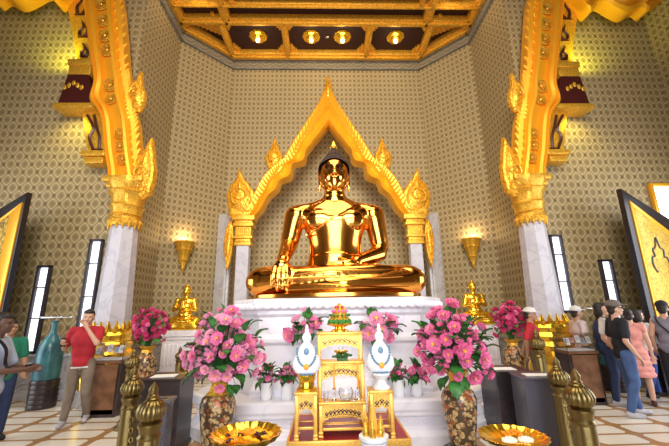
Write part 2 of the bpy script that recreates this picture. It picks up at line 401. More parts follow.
# ceiling lamps
def ceil_lamp():
    t_ = thing('ceiling_lamp', '', 'lamp')
    b_ = bm_(); lathe(b_, [(.30, .0), (.31, -.03), (.26, -.06), (.27, -.09), (.17, -.11), (.16, -.15), (.10, -.17)], 32, f=lambda a, z: 1+.05*math.cos(10*a)); obj('rosette', b_, M['small_gold'], t_)
    b_ = bm_(); ell(b_, (0, 0, -.20), (.065, .065, .075)); obj('bulb', b_, M['bulb'], t_); return t_
k_ = 1.043
spots = [(-2.47, 10.42, 'gilt rosette lamp in the left square coffer by the back wall'), (-.57, 10.42, 'left of two gilt rosette lamps in the middle back coffer'),
         (.55, 10.42, 'right of two gilt rosette lamps in the middle back coffer'), (2.47, 10.42, 'gilt rosette lamp in the right square coffer by the back wall'),
         (-4.1, 8.5, 'gilt rosette lamp at top left edge of the photo, in the left side coffer'), (4.05, 8.5, 'gilt rosette lamp at top edge of the photo, in the right side coffer'),]
L0 = ceil_lamp()
for i, (x_, y_, lb) in enumerate(spots):
    o = L0 if i == 0 else dup(L0, (x_, y_, H+.2)); o.location = (x_, y_, H+.2); o['label'] = lb; o['group'] = 'ceiling rosette lamps'
    lamp('lamp_glow', 'POINT', (x_, y_, H-.45), 12, (1, .78, .45), .12)
b_ = bm_(); lathe(b_, [(.05, .2), (.05, .12), (.02, .1)], 12, (0, 10.4, H)); tag(obj('ceiling_sprinkler', b_, M['chrome']), 'tiny pale sprinkler head between the two middle ceiling lamps', 'sprinkler')

# windows: narrow slots in dark frames
def window(i, x, zt, zb, wd=.2):
    b_ = bm_(); y = 7.9
    for sx in (-1, 1): box(b_, (x+sx*(wd/2+.025), y-.04, (zt+zb)/2), (.05, .1, zt-zb+.1), .01)
    for z_ in (zt+.025, zb-.025): box(b_, (x, y-.04, z_), (wd+.1, .1, .05), .01)
    f_ = struct('window_%d' % i, b_, M['frame_dark'])
    b_ = bm_(); box(b_, (x, y-.012, (zt+zb)/2), (wd, .02, zt-zb)); obj('pane', b_, M['window'], f_, smooth=False)
    b_ = bm_()
    for q in (.25, .62): box(b_, (x, y-.03, zt-(zt-zb)*q), (wd, .03, .025))
    obj('glazing_bar', b_, M['frame_dark'], f_, smooth=False)
window(1, -6.38, 2.70, .95); window(2, -5.33, 3.28, 1.3); window(3, 5.29, 3.28, 1.6); window(4, 6.38, 2.68, .95)
b_ = bm_(); x, z_ = 8.4, 4.06
for c_, s_ in (((x, 7.84, z_+.5), (1.0, .1, .08)), ((x, 7.84, z_-.5), (1.0, .1, .08)), ((x-.5, 7.84, z_), (.08, .1, 1.08)), ((x+.5, 7.84, z_), (.08, .1, 1.08))): box(b_, c_, s_, .02)
f_ = struct('window_5', b_, M['gold_plain']); b_ = bm_(); box(b_, (x, 7.88, z_), (.95, .02, .95)); obj('pane', b_, M['window'], f_, smooth=False)

# open door leaves with lacquer painting
def leaf(s, label):
    t_ = thing('lacquered_door_leaf', label, 'door', (s*6.3, 7.0, 0))
    d = V((1.7*s, .6, 0)); L = d.length; t_.rotation_euler = (0, 0, math.atan2(d.y, d.x) if s > 0 else math.atan2(-d.y, -d.x))
    q = (lambda x: x) if s > 0 else (lambda x: -x); y_ = 1
    out = [(q(0), .02), (q(L), .02), (q(L), 3.5), (q(0), 4.16)]
    b_ = bm_(); prism(b_, out, .05, -.05, .01); obj('panel', b_, M['black_lacquer'], t_, smooth=False)
    i0 = .18 if s > 0 else .06
    inn = lambda e, f: [(q(e), .25), (q(L-.1), .25), (q(L-.1), 3.28-f+.05), (q(e), 4.16-.38*e-f)]
    A = inn(i0, .2); B = inn(i0+(.09 if s > 0 else .3), .3)
    b_ = bm_()
    for k in range(4):
        a0, a1, c0, c1 = A[k], A[(k+1) % 4], B[k], B[(k+1) % 4]; prism(b_, [a0, a1, c1, c0], -.05, -.075, .008)
    obj('border', b_, M['gold_plain'], t_)
    b_ = bm_(); prism(b_, B, -.05, -.06); obj('lacquer_painting', b_, M['lacquer2'] if s > 0 else M['lacquer'], t_, smooth=False)
    b_ = bm_()
    if s > 0:
        hl = [(.2, 2.35), (.3, 2.5), (.27, 2.66), (.17, 2.7), (.19, 2.84), (.08, 2.9)]
        P = cr([(.78-x_, 0, z_) for x_, z_ in hl]+[(.78, 0, 3.1)]+[(.78+x_, 0, z_) for x_, z_ in hl[::-1]], 4)
        tube(b_, [(p.x, -.065, p.z) for p in P], .02, 6); obj('painted_arch_motif', b_, M['black_lacquer'], t_)
        b_ = bm_()
        for k in range(5): box(b_, (.78, -.065, 3.26+.05*k), (.6-.1*k, .012, .02))
        obj('roof_motif', b_, M['gold_plain'], t_)
    else:
        flame(b_, [(-.2, 1.9), (-.12, 2.1), (-.2, 2.3), (-.28, 2.1)], -.075, .03, 6, .05, 1, False); obj('border_boss', b_, M['gold_plain'], t_)
leaf(1, 'gold and black lacquered door leaf with painted arch, behind the visitors on the right')
leaf(-1, 'gold bordered lacquered door leaf at the left edge, above the man in light blue')

# ---------------------------------------------------------------- big columns, arches, wall brackets
def column(s, label):
    t_ = thing('marble_column', label, 'column', (s*4.55, 7.5, 0), PI/8)
    b_ = bm_(); lathe(b_, [(.36, 1.25), (.35, 1.4), (.27, 3.55), (.27, 3.7)], 8); obj('shaft', b_, M['column_marble'], t_, smooth=False)
    pr = [(.3, 3.52), (.33, 3.58), (.29, 3.64), (.29, 3.72), (.33, 3.76), (.29, 3.8), (.30, 3.92), (.34, 3.97), (.31, 4.02), (.33, 4.2), (.40, 4.28), (.36, 4.32), (.42, 4.42), (.44, 4.52), (.44, 4.58)]
    b_ = bm_(); lathe(b_, pr, 32, f=lambda a, z: 1+.035*math.cos(8*a)+.015*math.cos(32*a)); 
    for k in range(16): a = 2*PI*k/16; cap(b_, (.30*math.cos(a), .30*math.sin(a), 3.62), .05, (.31*math.cos(a), .31*math.sin(a), 3.46), .012, 8)
    obj('capital', b_, M['gold_fine'], t_)
    pr = [(.44, .3), (.46, .5), (.42, .6), (.47, .72), (.42, .82), (.45, .92), (.39, 1.0), (.42, 1.1), (.37, 1.18), (.395, 1.27), (.36, 1.33), (.37, 1.4)]
    b_ = bm_(); lathe(b_, pr, 32, f=lambda a, z: 1+.04*math.cos(8*a))
    for k in range(16): a = 2*PI*k/16; cap(b_, (.365*math.cos(a), .365*math.sin(a), 1.4), .055, (.35*math.cos(a), .35*math.sin(a), 1.53), .012, 8)
    obj('gilded_base', b_, M['small_gold'], t_)
    b_ = bm_(); lathe(b_, [(.47, 0), (.47, .26), (.44, .3)], 8); obj('plinth', b_, M['grey_marble'], t_, smooth=False)
column(-1, 'tall octagonal marble column with gold capital, behind the man in red')
column(1, 'tall octagonal marble column with gold capital, behind the visitor in red shirt and white cap')
LEG = [((4.2, 4.55), (4.95, 4.55)), ((4.3, 4.8), (5.0, 4.85)), ((4.43, 5.35), (5.12, 5.25)), ((4.55, 6.0), (5.28, 5.95)), ((4.66, 6.35), (5.42, 6.3)), ((4.75, 6.76), (5.66, 6.6)), ((4.86, 7.1), (5.64, 7.05)),
       ((4.92, 7.32), (5.72, 7.43)), ((5.0, 7.63), (5.82, 7.77)), ((5.2, 8.67), (6.05, 8.66)), ((5.4, 9.6), (6.30, 9.59)), ((5.62, 10.2), (6.5, 9.86)), ((6.1, 10.6), (6.7, 9.68)), ((6.4, 10.75), (6.95, 9.25)),
       ((6.8, 10.8), (7.2, 9.57)), ((7.1, 10.8), (7.4, 9.60)), ((7.5, 10.8), (7.65, 9.40)), ((7.95, 10.8), (7.96, 9.24)), ((8.3, 10.8), (8.33, 9.42)), ((8.5, 10.8), (8.52, 9.28)), ((8.75, 10.8), (8.75, 9.56)), ((8.98, 10.8), (8.98, 9.62))]
PROF = [(0, 0), (.0, .1), (.10, .16), (.17, .08), (.24, .2), (.32, .22), (.38, .06), (.66, .06), (.72, .2), (.80, .24), (.86, .12), (.93, .2), (1., .14), (1., 0)]
def arch(s, label):
    t_ = thing('gilded_arch', label, 'arch', (0, 7.45, 0))
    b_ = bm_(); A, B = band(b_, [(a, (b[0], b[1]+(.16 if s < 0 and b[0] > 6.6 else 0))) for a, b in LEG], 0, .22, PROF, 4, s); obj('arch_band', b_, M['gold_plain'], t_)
    b_ = bm_(); n = len(A)
    for i in range(0, 46):
        f = i/46*(n*.62); k = int(f); p = A[k].lerp(A[min(k+1, n-1)], f-k); q = B[k].lerp(B[min(k+1, n-1)], f-k); dn = (A[min(k+1, n-1)]-A[k]).normalized()
        a = p+(p-q)*.06-dn*.02; c = p+(q-p)*.13-dn*.24
        cap(b_, (a.x, -.05, a.z), .03, (c.x, -.07, c.z), .075, 8)
    obj('feather_crest', b_, M['gold_plain'], t_)
    cl = [A[i].lerp(B[i], .52) for i in range(n)]
    for z_ in (9.35, 8.85, 8.4, 7.98, 7.0, 6.62, 5.72, 5.4, 5.08):
        p = min(cl[:int(n*.6)], key=lambda p: abs(p.z-z_)); b_ = bm_(); rosette(b_, (p.x, -.1, z_), .155 if z_ > 6.9 else .12); obj('boss', b_, M['gold_fine'], t_)
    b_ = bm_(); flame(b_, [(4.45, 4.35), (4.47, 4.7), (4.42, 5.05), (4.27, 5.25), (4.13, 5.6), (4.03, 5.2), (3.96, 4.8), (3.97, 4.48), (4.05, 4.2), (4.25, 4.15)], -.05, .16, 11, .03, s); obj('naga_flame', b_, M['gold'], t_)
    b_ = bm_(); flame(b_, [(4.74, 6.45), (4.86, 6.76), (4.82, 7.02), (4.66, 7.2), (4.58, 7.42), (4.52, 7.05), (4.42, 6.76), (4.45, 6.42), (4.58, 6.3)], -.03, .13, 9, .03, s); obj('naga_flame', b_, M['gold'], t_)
    # joint collars where the snake body bends
    b_ = bm_(); box(b_, (s*4.57, -.02, 4.56), (.86, .5, .14), .03); box(b_, (s*4.57, -.02, 4.42), (.7, .42, .12), .03); obj('collar', b_, M['gold_fine'], t_)
arch(-1, 'carved gilded arch rising from the left marble column')
arch(1, 'carved gilded arch rising from the right marble column')
def bracket(s, label):
    t_ = thing('wall_bracket', label, 'bracket', (0, 7.72, 0)); q = lambda L: [(s*x, z) for x, z in L]
    b_ = bm_(); prism(b_, q([(6.36, 7.85), (5.85, 7.85), (6.2, 10.2), (7.08, 10.2)]), .15, -.1, .02); obj('upper_strut', b_, M['gold_fine'], t_)
    b_ = bm_()
    for z0, z1, x0, w_ in ((8.0, 8.4, 6.2, .14), (8.6, 9.1, 6.33, .18), (9.3, 10.1, 6.5, .22)):
        for k in (-1, 1): tube(b_, cr([(s*(x0+k*w_*.3), -.11, z0), (s*(x0+k*w_*.55), -.11, z0+.3*(z1-z0)), (s*(x0+k*w_*.15), -.11, z0+.6*(z1-z0)), (s*(x0+.1), -.11, z1)], 4), [.05-.003*j for j in range(13)], 6)
        box(b_, (s*x0, -.1, z0), (w_*1.3, .03, .05))
    obj('maroon_inlay', b_, M['maroon'], t_)
    b_ = bm_(); box(b_, (s*6.12, -.08, 7.72), (.66, .42, .16), .03); box(b_, (s*6.14, -.08, 7.5), (.54, .36, .28), .03); obj('cap_moulding', b_, M['gold_fine'], t_)
    b_ = bm_(); prism(b_, q([(6.40, 7.38), (5.9, 7.38), (5.65, 6.58), (6.50, 6.58)]), .15, -.26, .02); obj('lantern_box', b_, M['maroon'], t_, smooth=False)
    b_ = bm_()
    for k in range(5): ell(b_, (s*(6.0+.1*k), -.27, 7.12-.06*abs(2-k)), (.045, .015, .07))
    obj('gold_inlay', b_, M['gold_fine'], t_)
    b_ = bm_(); box(b_, (s*6.08, -.08, 6.5), (.98, .46, .14), .03); obj('base_moulding', b_, M['gold_fine'], t_)
    b_ = bm_(); prism(b_, q([(6.02, 6.44), (5.3, 6.44), (5.25, 5.35), (5.72, 5.35)]), .15, -.1, .02); obj('lower_strut', b_, M['gold_fine'], t_)
    b_ = bm_()
    for k in (-1, 1): tube(b_, cr([(s*(5.52+k*.07), -.11, 5.45), (s*(5.6+k*.12), -.11, 5.75), (s*(5.62+k*.04), -.11, 6.0), (s*(5.78+k*.08), -.11, 6.35)], 4), .035, 6)
    box(b_, (s*5.5, -.1, 5.44), (.26, .03, .04)); obj('maroon_inlay', b_, M['maroon'], t_)
    b_ = bm_(); box(b_, (s*5.48, -.08, 5.28), (.56, .4, .14), .03); box(b_, (s*5.46, -.08, 5.12), (.44, .32, .16), .03); obj('foot_moulding', b_, M['gold_fine'], t_)
bracket(-1, 'maroon and gold bracket high on the left wall behind the arch')
bracket(1, 'maroon and gold bracket high on the right wall behind the arch')
for s in (-1, 1):
    lamp('bracket_uplight', 'SPOT', (s*6.55, 7.3, 7.75), 120, (.85, .88, .08), .08, (s*7.1, 7.9, 8.9), spot=R(130), blend=1.)
    lamp('bracket_downlight', 'SPOT', (s*6.2, 7.35, 6.35), 40, (.95, .82, .15), .08, (s*6.3, 7.9, 5.6), spot=R(130), blend=1.)

# ---------------------------------------------------------------- canopy behind the great Buddha
CY = 10.0
PED = [((0, 9.05), (0, 7.40)), ((.14, 8.65), (.12, 7.22)), ((.30, 8.24), (.28, 6.98)), ((.52, 7.86), (.43, 6.8)), ((.75, 7.46), (.56, 6.6)), ((1.0, 7.04), (.68, 6.44)), ((1.2, 6.68), (.70, 6.24)), ((1.4, 6.3), (.80, 6.1)),
       ((1.56, 6.1), (1.08, 6.02)), ((1.75, 5.98), (1.12, 5.72)), ((1.92, 5.8), (1.22, 5.58)), ((2.08, 5.55), (1.46, 5.48)), ((2.22, 5.25), (1.56, 5.22)), ((2.32, 4.95), (1.80, 5.0)), ((2.45, 4.65), (2.0, 4.6)), ((2.6, 4.36), (2.2, 4.36))]
PPROF = [(0, 0), (0, .08), (.08, .14), (.40, .12), (.46, .2), (.60, .25), (.68, .14), (.80, .2), (.92, .24), (1, .12), (1, 0)]
t_ = thing('gilded_canopy', 'golden flame-edged pediment on marble posts behind the great seated Buddha', 'canopy', (0, CY, 0))
for s in (-1, 1):
    b_ = bm_(); A, B = band(b_, PED, 0, .2, PPROF, 4, s); obj('pediment_band', b_, M['gold_plain'], t_)
    b_ = bm_(); n = len(A)
    for i in range(34):
        f = 2+i/34*(n-8); k = int(f); p = A[k].lerp(A[k+1], f-k); q = B[k].lerp(B[k+1], f-k); dn = (A[k+1]-A[k]).normalized()
        a = p+(q-p)*.04-dn*.05; c = p+(q-p)*.36+dn*.1; cap(b_, (a.x, -.13, a.z), .02, (c.x, -.12, c.z), .05, 8)
    obj('feather_ribs', b_, M['gold_plain'], t_)
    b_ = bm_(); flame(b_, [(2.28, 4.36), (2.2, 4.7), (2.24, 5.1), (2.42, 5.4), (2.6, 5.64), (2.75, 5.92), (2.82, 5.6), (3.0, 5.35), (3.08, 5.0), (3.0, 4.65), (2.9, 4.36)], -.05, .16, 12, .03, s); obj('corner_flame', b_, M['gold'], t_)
    b_ = bm_(); flame(b_, [(1.45, 6.05), (1.44, 6.35), (1.56, 6.62), (1.69, 6.98), (1.8, 6.62), (1.97, 6.33), (1.9, 6.0), (1.7, 5.85)], -.05, .14, 10, .03, s); obj('small_flame', b_, M['gold'], t_)
    b_ = bm_(); x = s*2.52
    for w_, z0, z1 in ((.66, 4.26, 4.4), (.52, 4.18, 4.26), (.58, 4.08, 4.18), (.46, 3.8, 4.08), (.54, 3.72, 3.8), (.44, 3.62, 3.72), (.48, 3.52, 3.62)): box(b_, (x, 0, (z0+z1)/2), (w_, w_*.8, z1-z0), .015)
    for k in range(7): cap(b_, (x-.18+.06*k, -.17, 4.05), .03, (x-.18+.06*k, -.17, 3.84), .02, 8)
    obj('capital', b_, M['gold_fine'], t_)
    b_ = bm_(); box(b_, (x, 0, 1.78), (.36, .3, 3.56), .03); obj('marble_post', b_, M['column_marble'], t_, smooth=False)
    b_ = bm_(); flame(b_, [(2.93, 4.3), (3.06, 4.0), (3.08, 3.5), (3.02, 3.1), (2.95, 2.85), (2.86, 3.15), (2.82, 3.6), (2.83, 4.05)], -.02, .1, 14, .05, s, False); obj('hanging_ornament', b_, M['gold'], t_)
b_ = bm_(); flame(b_, [(0, 8.35), (.12, 8.7), (0, 9.2), (-.12, 8.7)], -.12, .08, 6, .02, 1, False); obj('apex_flame', b_, M['gold'], t_)
for s, lb in ((-1, 'pale marble panel post left of the golden canopy'), (1, 'pale marble panel post right of the golden canopy')):
    b_ = bm_(); box(b_, (s*3.2, 10.45, 2.3), (.42, .24, 4.6), .02); box(b_, (s*3.2, 10.31, 2.3), (.26, .04, 4.3), .015); tag(obj('marble_pilaster', b_, M['panel_marble']), lb, 'pilaster')

# ---------------------------------------------------------------- great Buddha and its base
def octo(hw, hb, yf, yc, yb, e=0):
    return [(-hw-e*.4, yf-e), (hw+e*.4, yf-e), (hb+e, yc-e*.4), (hb+e, yb+e), (-hb-e, yb+e), (-hb-e, yc-e*.4)]
t_ = thing('marble_altar_base', 'stepped white marble altar base under the great golden Buddha', 'altar base', (.06, 0, 0))
def tier(name, o_, prof):
    b_ = bm_(); ring_loft(b_, [[(x, y, z) for x, y in octo(*o_, e)] for e, z in prof]); bmesh.ops.bevel(b_, geom=b_.edges[:], offset=.008, segments=1, affect='EDGES'); return obj(name, b_, M['marble'], t_, smooth=False)
LO = (1.32, 2.1, 4.85, 5.5, 7.9); UP = (1.22, 1.62, 5.3, 5.9, 7.4)
tier('lower_tier', LO, [(.1, 0), (.1, .16), (.02, .2), (.02, .24), (-.03, .27), (-.03, .34), (.02, .37), (.02, .41), (.05, .44), (.05, .545), (.0, .56)])
u_ = tier('upper_tier', UP, [(.12, .55), (.12, .62), (.02, .74), (.02, .8), (-.06, .9), (-.06, 1.2), (-.01, 1.24), (-.01, 1.3), (-.05, 1.34), (-.05, 1.6), (.0, 1.64), (.0, 1.7), (.09, 1.78), (.09, 1.85), (.05, 1.87)])
b_ = bm_(); P = octo(*UP, .08)
for a, b in ((P[5], P[0]), (P[0], P[1]), (P[1], P[2])):
    n = int(math.dist(a, b)/.12)
    for k in range(n):
        f = (k+.5)/n; x, y = a[0]+(b[0]-a[0])*f, a[1]+(b[1]-a[1])*f; ell(b_, (x, y, 1.755), (.068, .03, .05), u=8, v=6)
obj('lotus_petal_frieze', b_, M['marble'], t_)
b_ = bm_()
for k in range(24): torus(b_, (-1.15+k*.1, 4.86, .305), .035, .007, 8, 4, Matrix.Rotation(PI/2, 3, 'X'))
obj('meander_relief', b_, M['marble'], t_)

GB = thing('golden_buddha', 'great polished golden seated Buddha statue on the white marble base', 'statue', (.04, 6.35, 1.90))
b_ = bm_()
# legs folded: shins across the front, knees out to the sides
for s in (-1, 1):
    cap(b_, (s*.35, .05, .3), .3, (s*1.27, -.28, .28), .265); cap(b_, (s*1.27, -.28, .27), .26, (s*1.31, -.30, .27), .25)
cap(b_, (1.25, -.35, .25), .22, (.1, -.62, .17), .17); cap(b_, (.1, -.62, .17), .17, (-.75, -.5, .14), .12)
cap(b_, (-1.25, -.35, .27), .23, (-.1, -.56, .36), .17); cap(b_, (-.1, -.56, .36), .17, (.65, -.5, .43), .11); cap(b_, (.65, -.5, .43), .11, (.95, -.4, .44), .09)
ell(b_, (0, .0, .3), (.75, .5, .32)); ell(b_, (0, -.2, .2), (1.1, .4, .2)); ell(b_, (0, .1, .12), (1.15, .5, .14))
# trunk
T = cr([(.64, .42, .22), (.60, .41, .42), (.53, .375, .62), (.49, .345, .85), (.50, .345, 1.05), (.565, .37, 1.25), (.64, .375, 1.42), (.70, .31, 1.58), (.56, .25, 1.70), (.34, .22, 1.79), (.24, .2, 1.86)], 5)
ring_loft(b_, [[(x*math.cos(2*PI*k/40), .05+y*math.sin(2*PI*k/40), z) for k in range(40)] for x, y, z in T])
for s in (-1, 1): ell(b_, (s*.27, -.20, 1.40), (.27, .115, .21)); ell(b_, (s*.73, .07, 1.55), (.215, .22, .2)); cap(b_, (s*.16, .06, 1.76), .11, (s*.66, .07, 1.60), .175); cap(b_, (s*.1, .06, 1.84), .12, (s*.36, .06, 1.70), .13)
cap(b_, (0, .06, 1.65), .235, (0, .03, 2.05), .20)
for z_ in (1.84, 1.92): torus(b_, (0, .04, z_), .2, .025, 24, 8)
# head
ell(b_, (0, 0, 2.36), (.285, .30, .38), u=28, v=20); ell(b_, (0, -.05, 2.2), (.252, .24, .24), u=24, v=16); ell(b_, (0, -.2, 2.06), (.1, .09, .07))
cap(b_, (0, -.285, 2.43), .026, (0, -.355, 2.28), .044)
for s in (-1, 1):
    ell(b_, (s*.042, -.315, 2.265), (.032, .034, .026)); ell(b_, (s*.105, -.25, 2.385), (.066, .034, .03)); cap(b_, (s*.03, -.285, 2.45), .014, (s*.18, -.20, 2.455), .011)
    ell(b_, (s*.12, -.19, 2.2), (.09, .09, .11)); cap(b_, (s*.288, .02, 2.46), .04, (s*.288, .02, 2.10), .026); cap(b_, (s*.288, .02, 2.10), .03, (s*.292, .02, 2.02), .026)
ell(b_, (0, -.27, 2.185), (.088, .04, .018)); ell(b_, (0, -.268, 2.15), (.072, .04, .02)); ell(b_, (0, -.22, 2.12), (.12, .08, .08))
# his right arm (left in view): down to the knee, fingers over the shin
cap(b_, (-.75, .07, 1.55), .21, (-.86, .05, 1.0), .172); cap(b_, (-.86, .05, 1.0), .172, (-.92, -.42, .62), .112)
ell(b_, (-.93, -.53, .52), (.125, .09, .12))
for k, (dx, l) in enumerate(((-.105, .30), (-.035, .35), (.035, .33), (.10, .27))):
    x = -.93+dx; cap(b_, (x, -.58, .5), .042, (x+dx*.2, -.67, .36), .038); cap(b_, (x+dx*.2, -.67, .36), .038, (x+dx*.25, -.66, .46-l), .028)
cap(b_, (-.82, -.5, .55), .042, (-.74, -.6, .42), .034)
# his left arm: hand palm up in the lap
cap(b_, (.75, .07, 1.55), .21, (.85, .08, .95), .175); cap(b_, (.85, .08, .95), .175, (.80, .0, .8), .16); cap(b_, (.80, -.02, .78), .16, (.36, -.38, .6), .108)
ell(b_, (.2, -.45, .58), (.17, .13, .06))
for k in range(4): cap(b_, (.1, -.38-.055*k, .57), .035, (-.16, -.4-.055*k, .56), .028)
cap(b_, (.25, -.38, .62), .035, (.08, -.34, .66), .028)
body = blob('body', b_, M['buddha_gold'], GB, .017, 12, .5)
bv = BVHTree.FromPolygons([v.co for v in body.data.vertices], [p.vertices[:] for p in body.data.polygons])
def drape(pts, off=.012):
    out = []
    for x, z in pts:
        h_ = bv.ray_cast(V((x, -3, z)), V((0, 1, 0))); out.append(V((x, (h_[0].y if h_[0] else -.3)-off, z)))
    return out
# robe: sash over his left shoulder and hem lines
def strip(b_, c0, c1, off=.015):
    A = drape(c0, off); B = drape(c1, off); ring_loft(b_, [[a, a.lerp(b, .5)+V((0, -.006, 0)), b, b+V((0, .03, 0)), a+V((0, .03, 0))] for a, b in zip(A, B)])
b_ = bm_(); zs = [1.72-.05*k for k in range(14)]
strip(b_, [(.36-.02*math.sin(i/5), z) for i, z in enumerate(zs)], [(.50-.02*math.sin(i/5), z) for i, z in enumerate(zs)], .004); obj('robe_sash', b_, M['buddha_gold'], GB)
b_ = bm_(); P = cr([(.42, 0, 1.72), (.2, 0, 1.55), (-.1, 0, 1.38), (-.35, 0, 1.22), (-.52, 0, 1.1)], 8); tube(b_, drape([(p.x, p.z) for p in P], .008), .016, 6)
tube(b_, drape([(x*.05, .78-.0008*x*x) for x in range(-9, 10)], .006), .014, 6); obj('robe_hem', b_, M['buddha_gold'], GB)
b_ = bm_()
for z0, x0, x1, sl in ((.42, -.7, 1.1, .12), (.3, -1.1, 1.1, .04), (.17, -1.0, 1.2, -.03)):
    tube(b_, drape([(x0+(x1-x0)*k/24, z0+sl*(k/24-.5)+.02*math.sin(k/4)) for k in range(25)], .004), .011, 6)
obj('robe_folds', b_, M['buddha_gold'], GB)
b_ = bm_(); ell(b_, (0, .03, 2.45), (.318, .325, .33), u=28, v=20); ell(b_, (0, .05, 2.73), (.17, .17, .15)); cap(b_, (0, .05, 2.80), .10, (0, .05, 2.93), .05)
ell(b_, (0, .08, 2.3), (.302, .22, .27))
bb = blob('curled_hair', b_, M['curls'], GB, .018, 3)
bm2 = bmesh.new(); bm2.from_mesh(bb.data)     # clear the face
bmesh.ops.delete(bm2, geom=[v for v in bm2.verts if v.co.y < -.085 and v.co.z < 2.60-1.1*v.co.x**2], context='VERTS'); bm2.to_mesh(bb.data); bm2.free()
b_ = bm_(); lathe(b_, [(.05, 2.95), (.07, 2.98), (.045, 3.02), (.025, 3.07), (.005, 3.12)], 12, (0, .05, 0), lambda a, z: 1+.15*math.cos(6*a)); obj('flame_finial', b_, M['small_gold'], GB)
b_ = bm_()
for s in (-1, 1):
    P = [V((s*.105+.055*math.cos(a), -.282+.02*abs(math.cos(a)), 2.37+.010*math.sin(a))) for a in [PI*k/8 for k in range(17)]]; tube(b_, P, .009, 6)
    tube(b_, [(s*(.03+.15*k/8), -.301+.0105*k-.008*(k < 2), 2.45+.025*math.sin(PI*k/8)) for k in range(9)], .008, 6)
obj('eye_and_brow_lines', b_, M['curls'], GB)
b_ = bm_()
lathe(b_, [(1.45, -.01), (1.5, .0), (1.5, .05), (1.42, .07)], 64, (0, -.05, 0), lambda a, z: 1+.012*math.cos(60*a), sy=.55); obj('lotus_seat', b_, M['buddha_gold'], GB)

# ---------------------------------------------------------------- small golden Buddhas on pedestals, sconces
def small_buddha(x, label, plab):
    p = thing('marble_pedestal', plab, 'pedestal', (x, 9.45, 0)); b_ = bm_()
    for w_, z0, z1 in ((.98, 0, .14), (.86, .14, .3), (.78, .3, 1.02), (.86, 1.02, 1.1), (.94, 1.1, 1.25)): box(b_, (0, 0, (z0+z1)/2), (w_, w_*.8, z1-z0), .015)
    obj('block', b_, M['marble'], p, smooth=False); b_ = bm_()
    for k in range(7): cap(b_, (-.3+.1*k, -.32, .45), .035, (-.3+.1*k, -.32, .9), .035, 8)
    obj('fluting', b_, M['marble'], p)
    t_ = thing('small_buddha', label, 'statue', (x, 9.45, 1.25)); b_ = bm_()
    for s in (-1, 1):
        cap(b_, (s*.12, 0, .26), .11, (s*.34, -.1, .23), .09); cap(b_, (s*.33, -.12, .22), .08, (-s*.15, -.2, .2), .06)
        cap(b_, (s*.21, 0, .74), .075, (s*.29, -.02, .5), .058); cap(b_, (s*.29, -.02, .5), .056, (s*.04, -.2, .56), .04)
        cap(b_, (s*.02, -.2, .56), .035, (s*.015, -.2, .72), .02); ell(b_, (s*.1, .02, .98), (.02, .025, .06))
    ell(b_, (0, 0, .36), (.2, .15, .16)); ell(b_, (0, 0, .55), (.17, .12, .2)); ell(b_, (0, 0, .7), (.22, .12, .13)); cap(b_, (0, 0, .75), .07, (0, 0, .88), .06)
    ell(b_, (0, -.01, .96), (.095, .1, .125)); ell(b_, (0, .01, 1.05), (.1, .1, .07)); ell(b_, (0, .01, 1.12), (.05, .05, .05)); ell(b_, (0, -.11, .95), (.014, .02, .03))
    blob('body', b_, M['small_gold'], t_, .012, 3)
    b_ = bm_(); box(b_, (0, -.02, .07), (.84, .56, .14), .03); box(b_, (0, -.02, .15), (.74, .5, .05), .02); obj('seat', b_, M['small_gold'], t_)
small_buddha(-3.83, 'small golden praying Buddha on the pedestal left of the altar', 'fluted white marble pedestal under the left small Buddha')
small_buddha(3.86, 'small golden praying Buddha on the pedestal right of the altar', 'fluted white marble pedestal under the right small Buddha')
for s, lb in ((-1, 'gold cone wall sconce glowing above the left small Buddha'), (1, 'gold cone wall sconce glowing above the right small Buddha')):
    t_ = thing('wall_sconce', lb, 'sconce', (s*4.40, 10.44, 3.35), 0); b_ = bm_()
    pr = [(.008, -.52), (.04, -.42), (.06, -.38), (.05, -.34), (.11, -.18), (.14, -.14), (.12, -.1), (.19, .12), (.23, .16), (.21, .2), (.27, .34), (.30, .38), (.27, .42), (.22, .40)]
    lathe(b_, pr, 24, f=lambda a, z: 1+.05*math.cos(12*a)); obj('shade', b_, M['gold_fine'], t_)
    b_ = bm_(); ell(b_, (0, 0, .40), (.12, .12, .05)); obj('bulb', b_, M['bulb'], t_)
    b_ = bm_(); tube(b_, [(0, 0, .1), (-(-s)*.2, .2, .1)], .03, 8); obj('wall_arm', b_, M['gold_plain'], t_)
    lamp('sconce_glow', 'POINT', (s*4.36, 10.40, 3.9), 16, (1, .72, .36), .1)

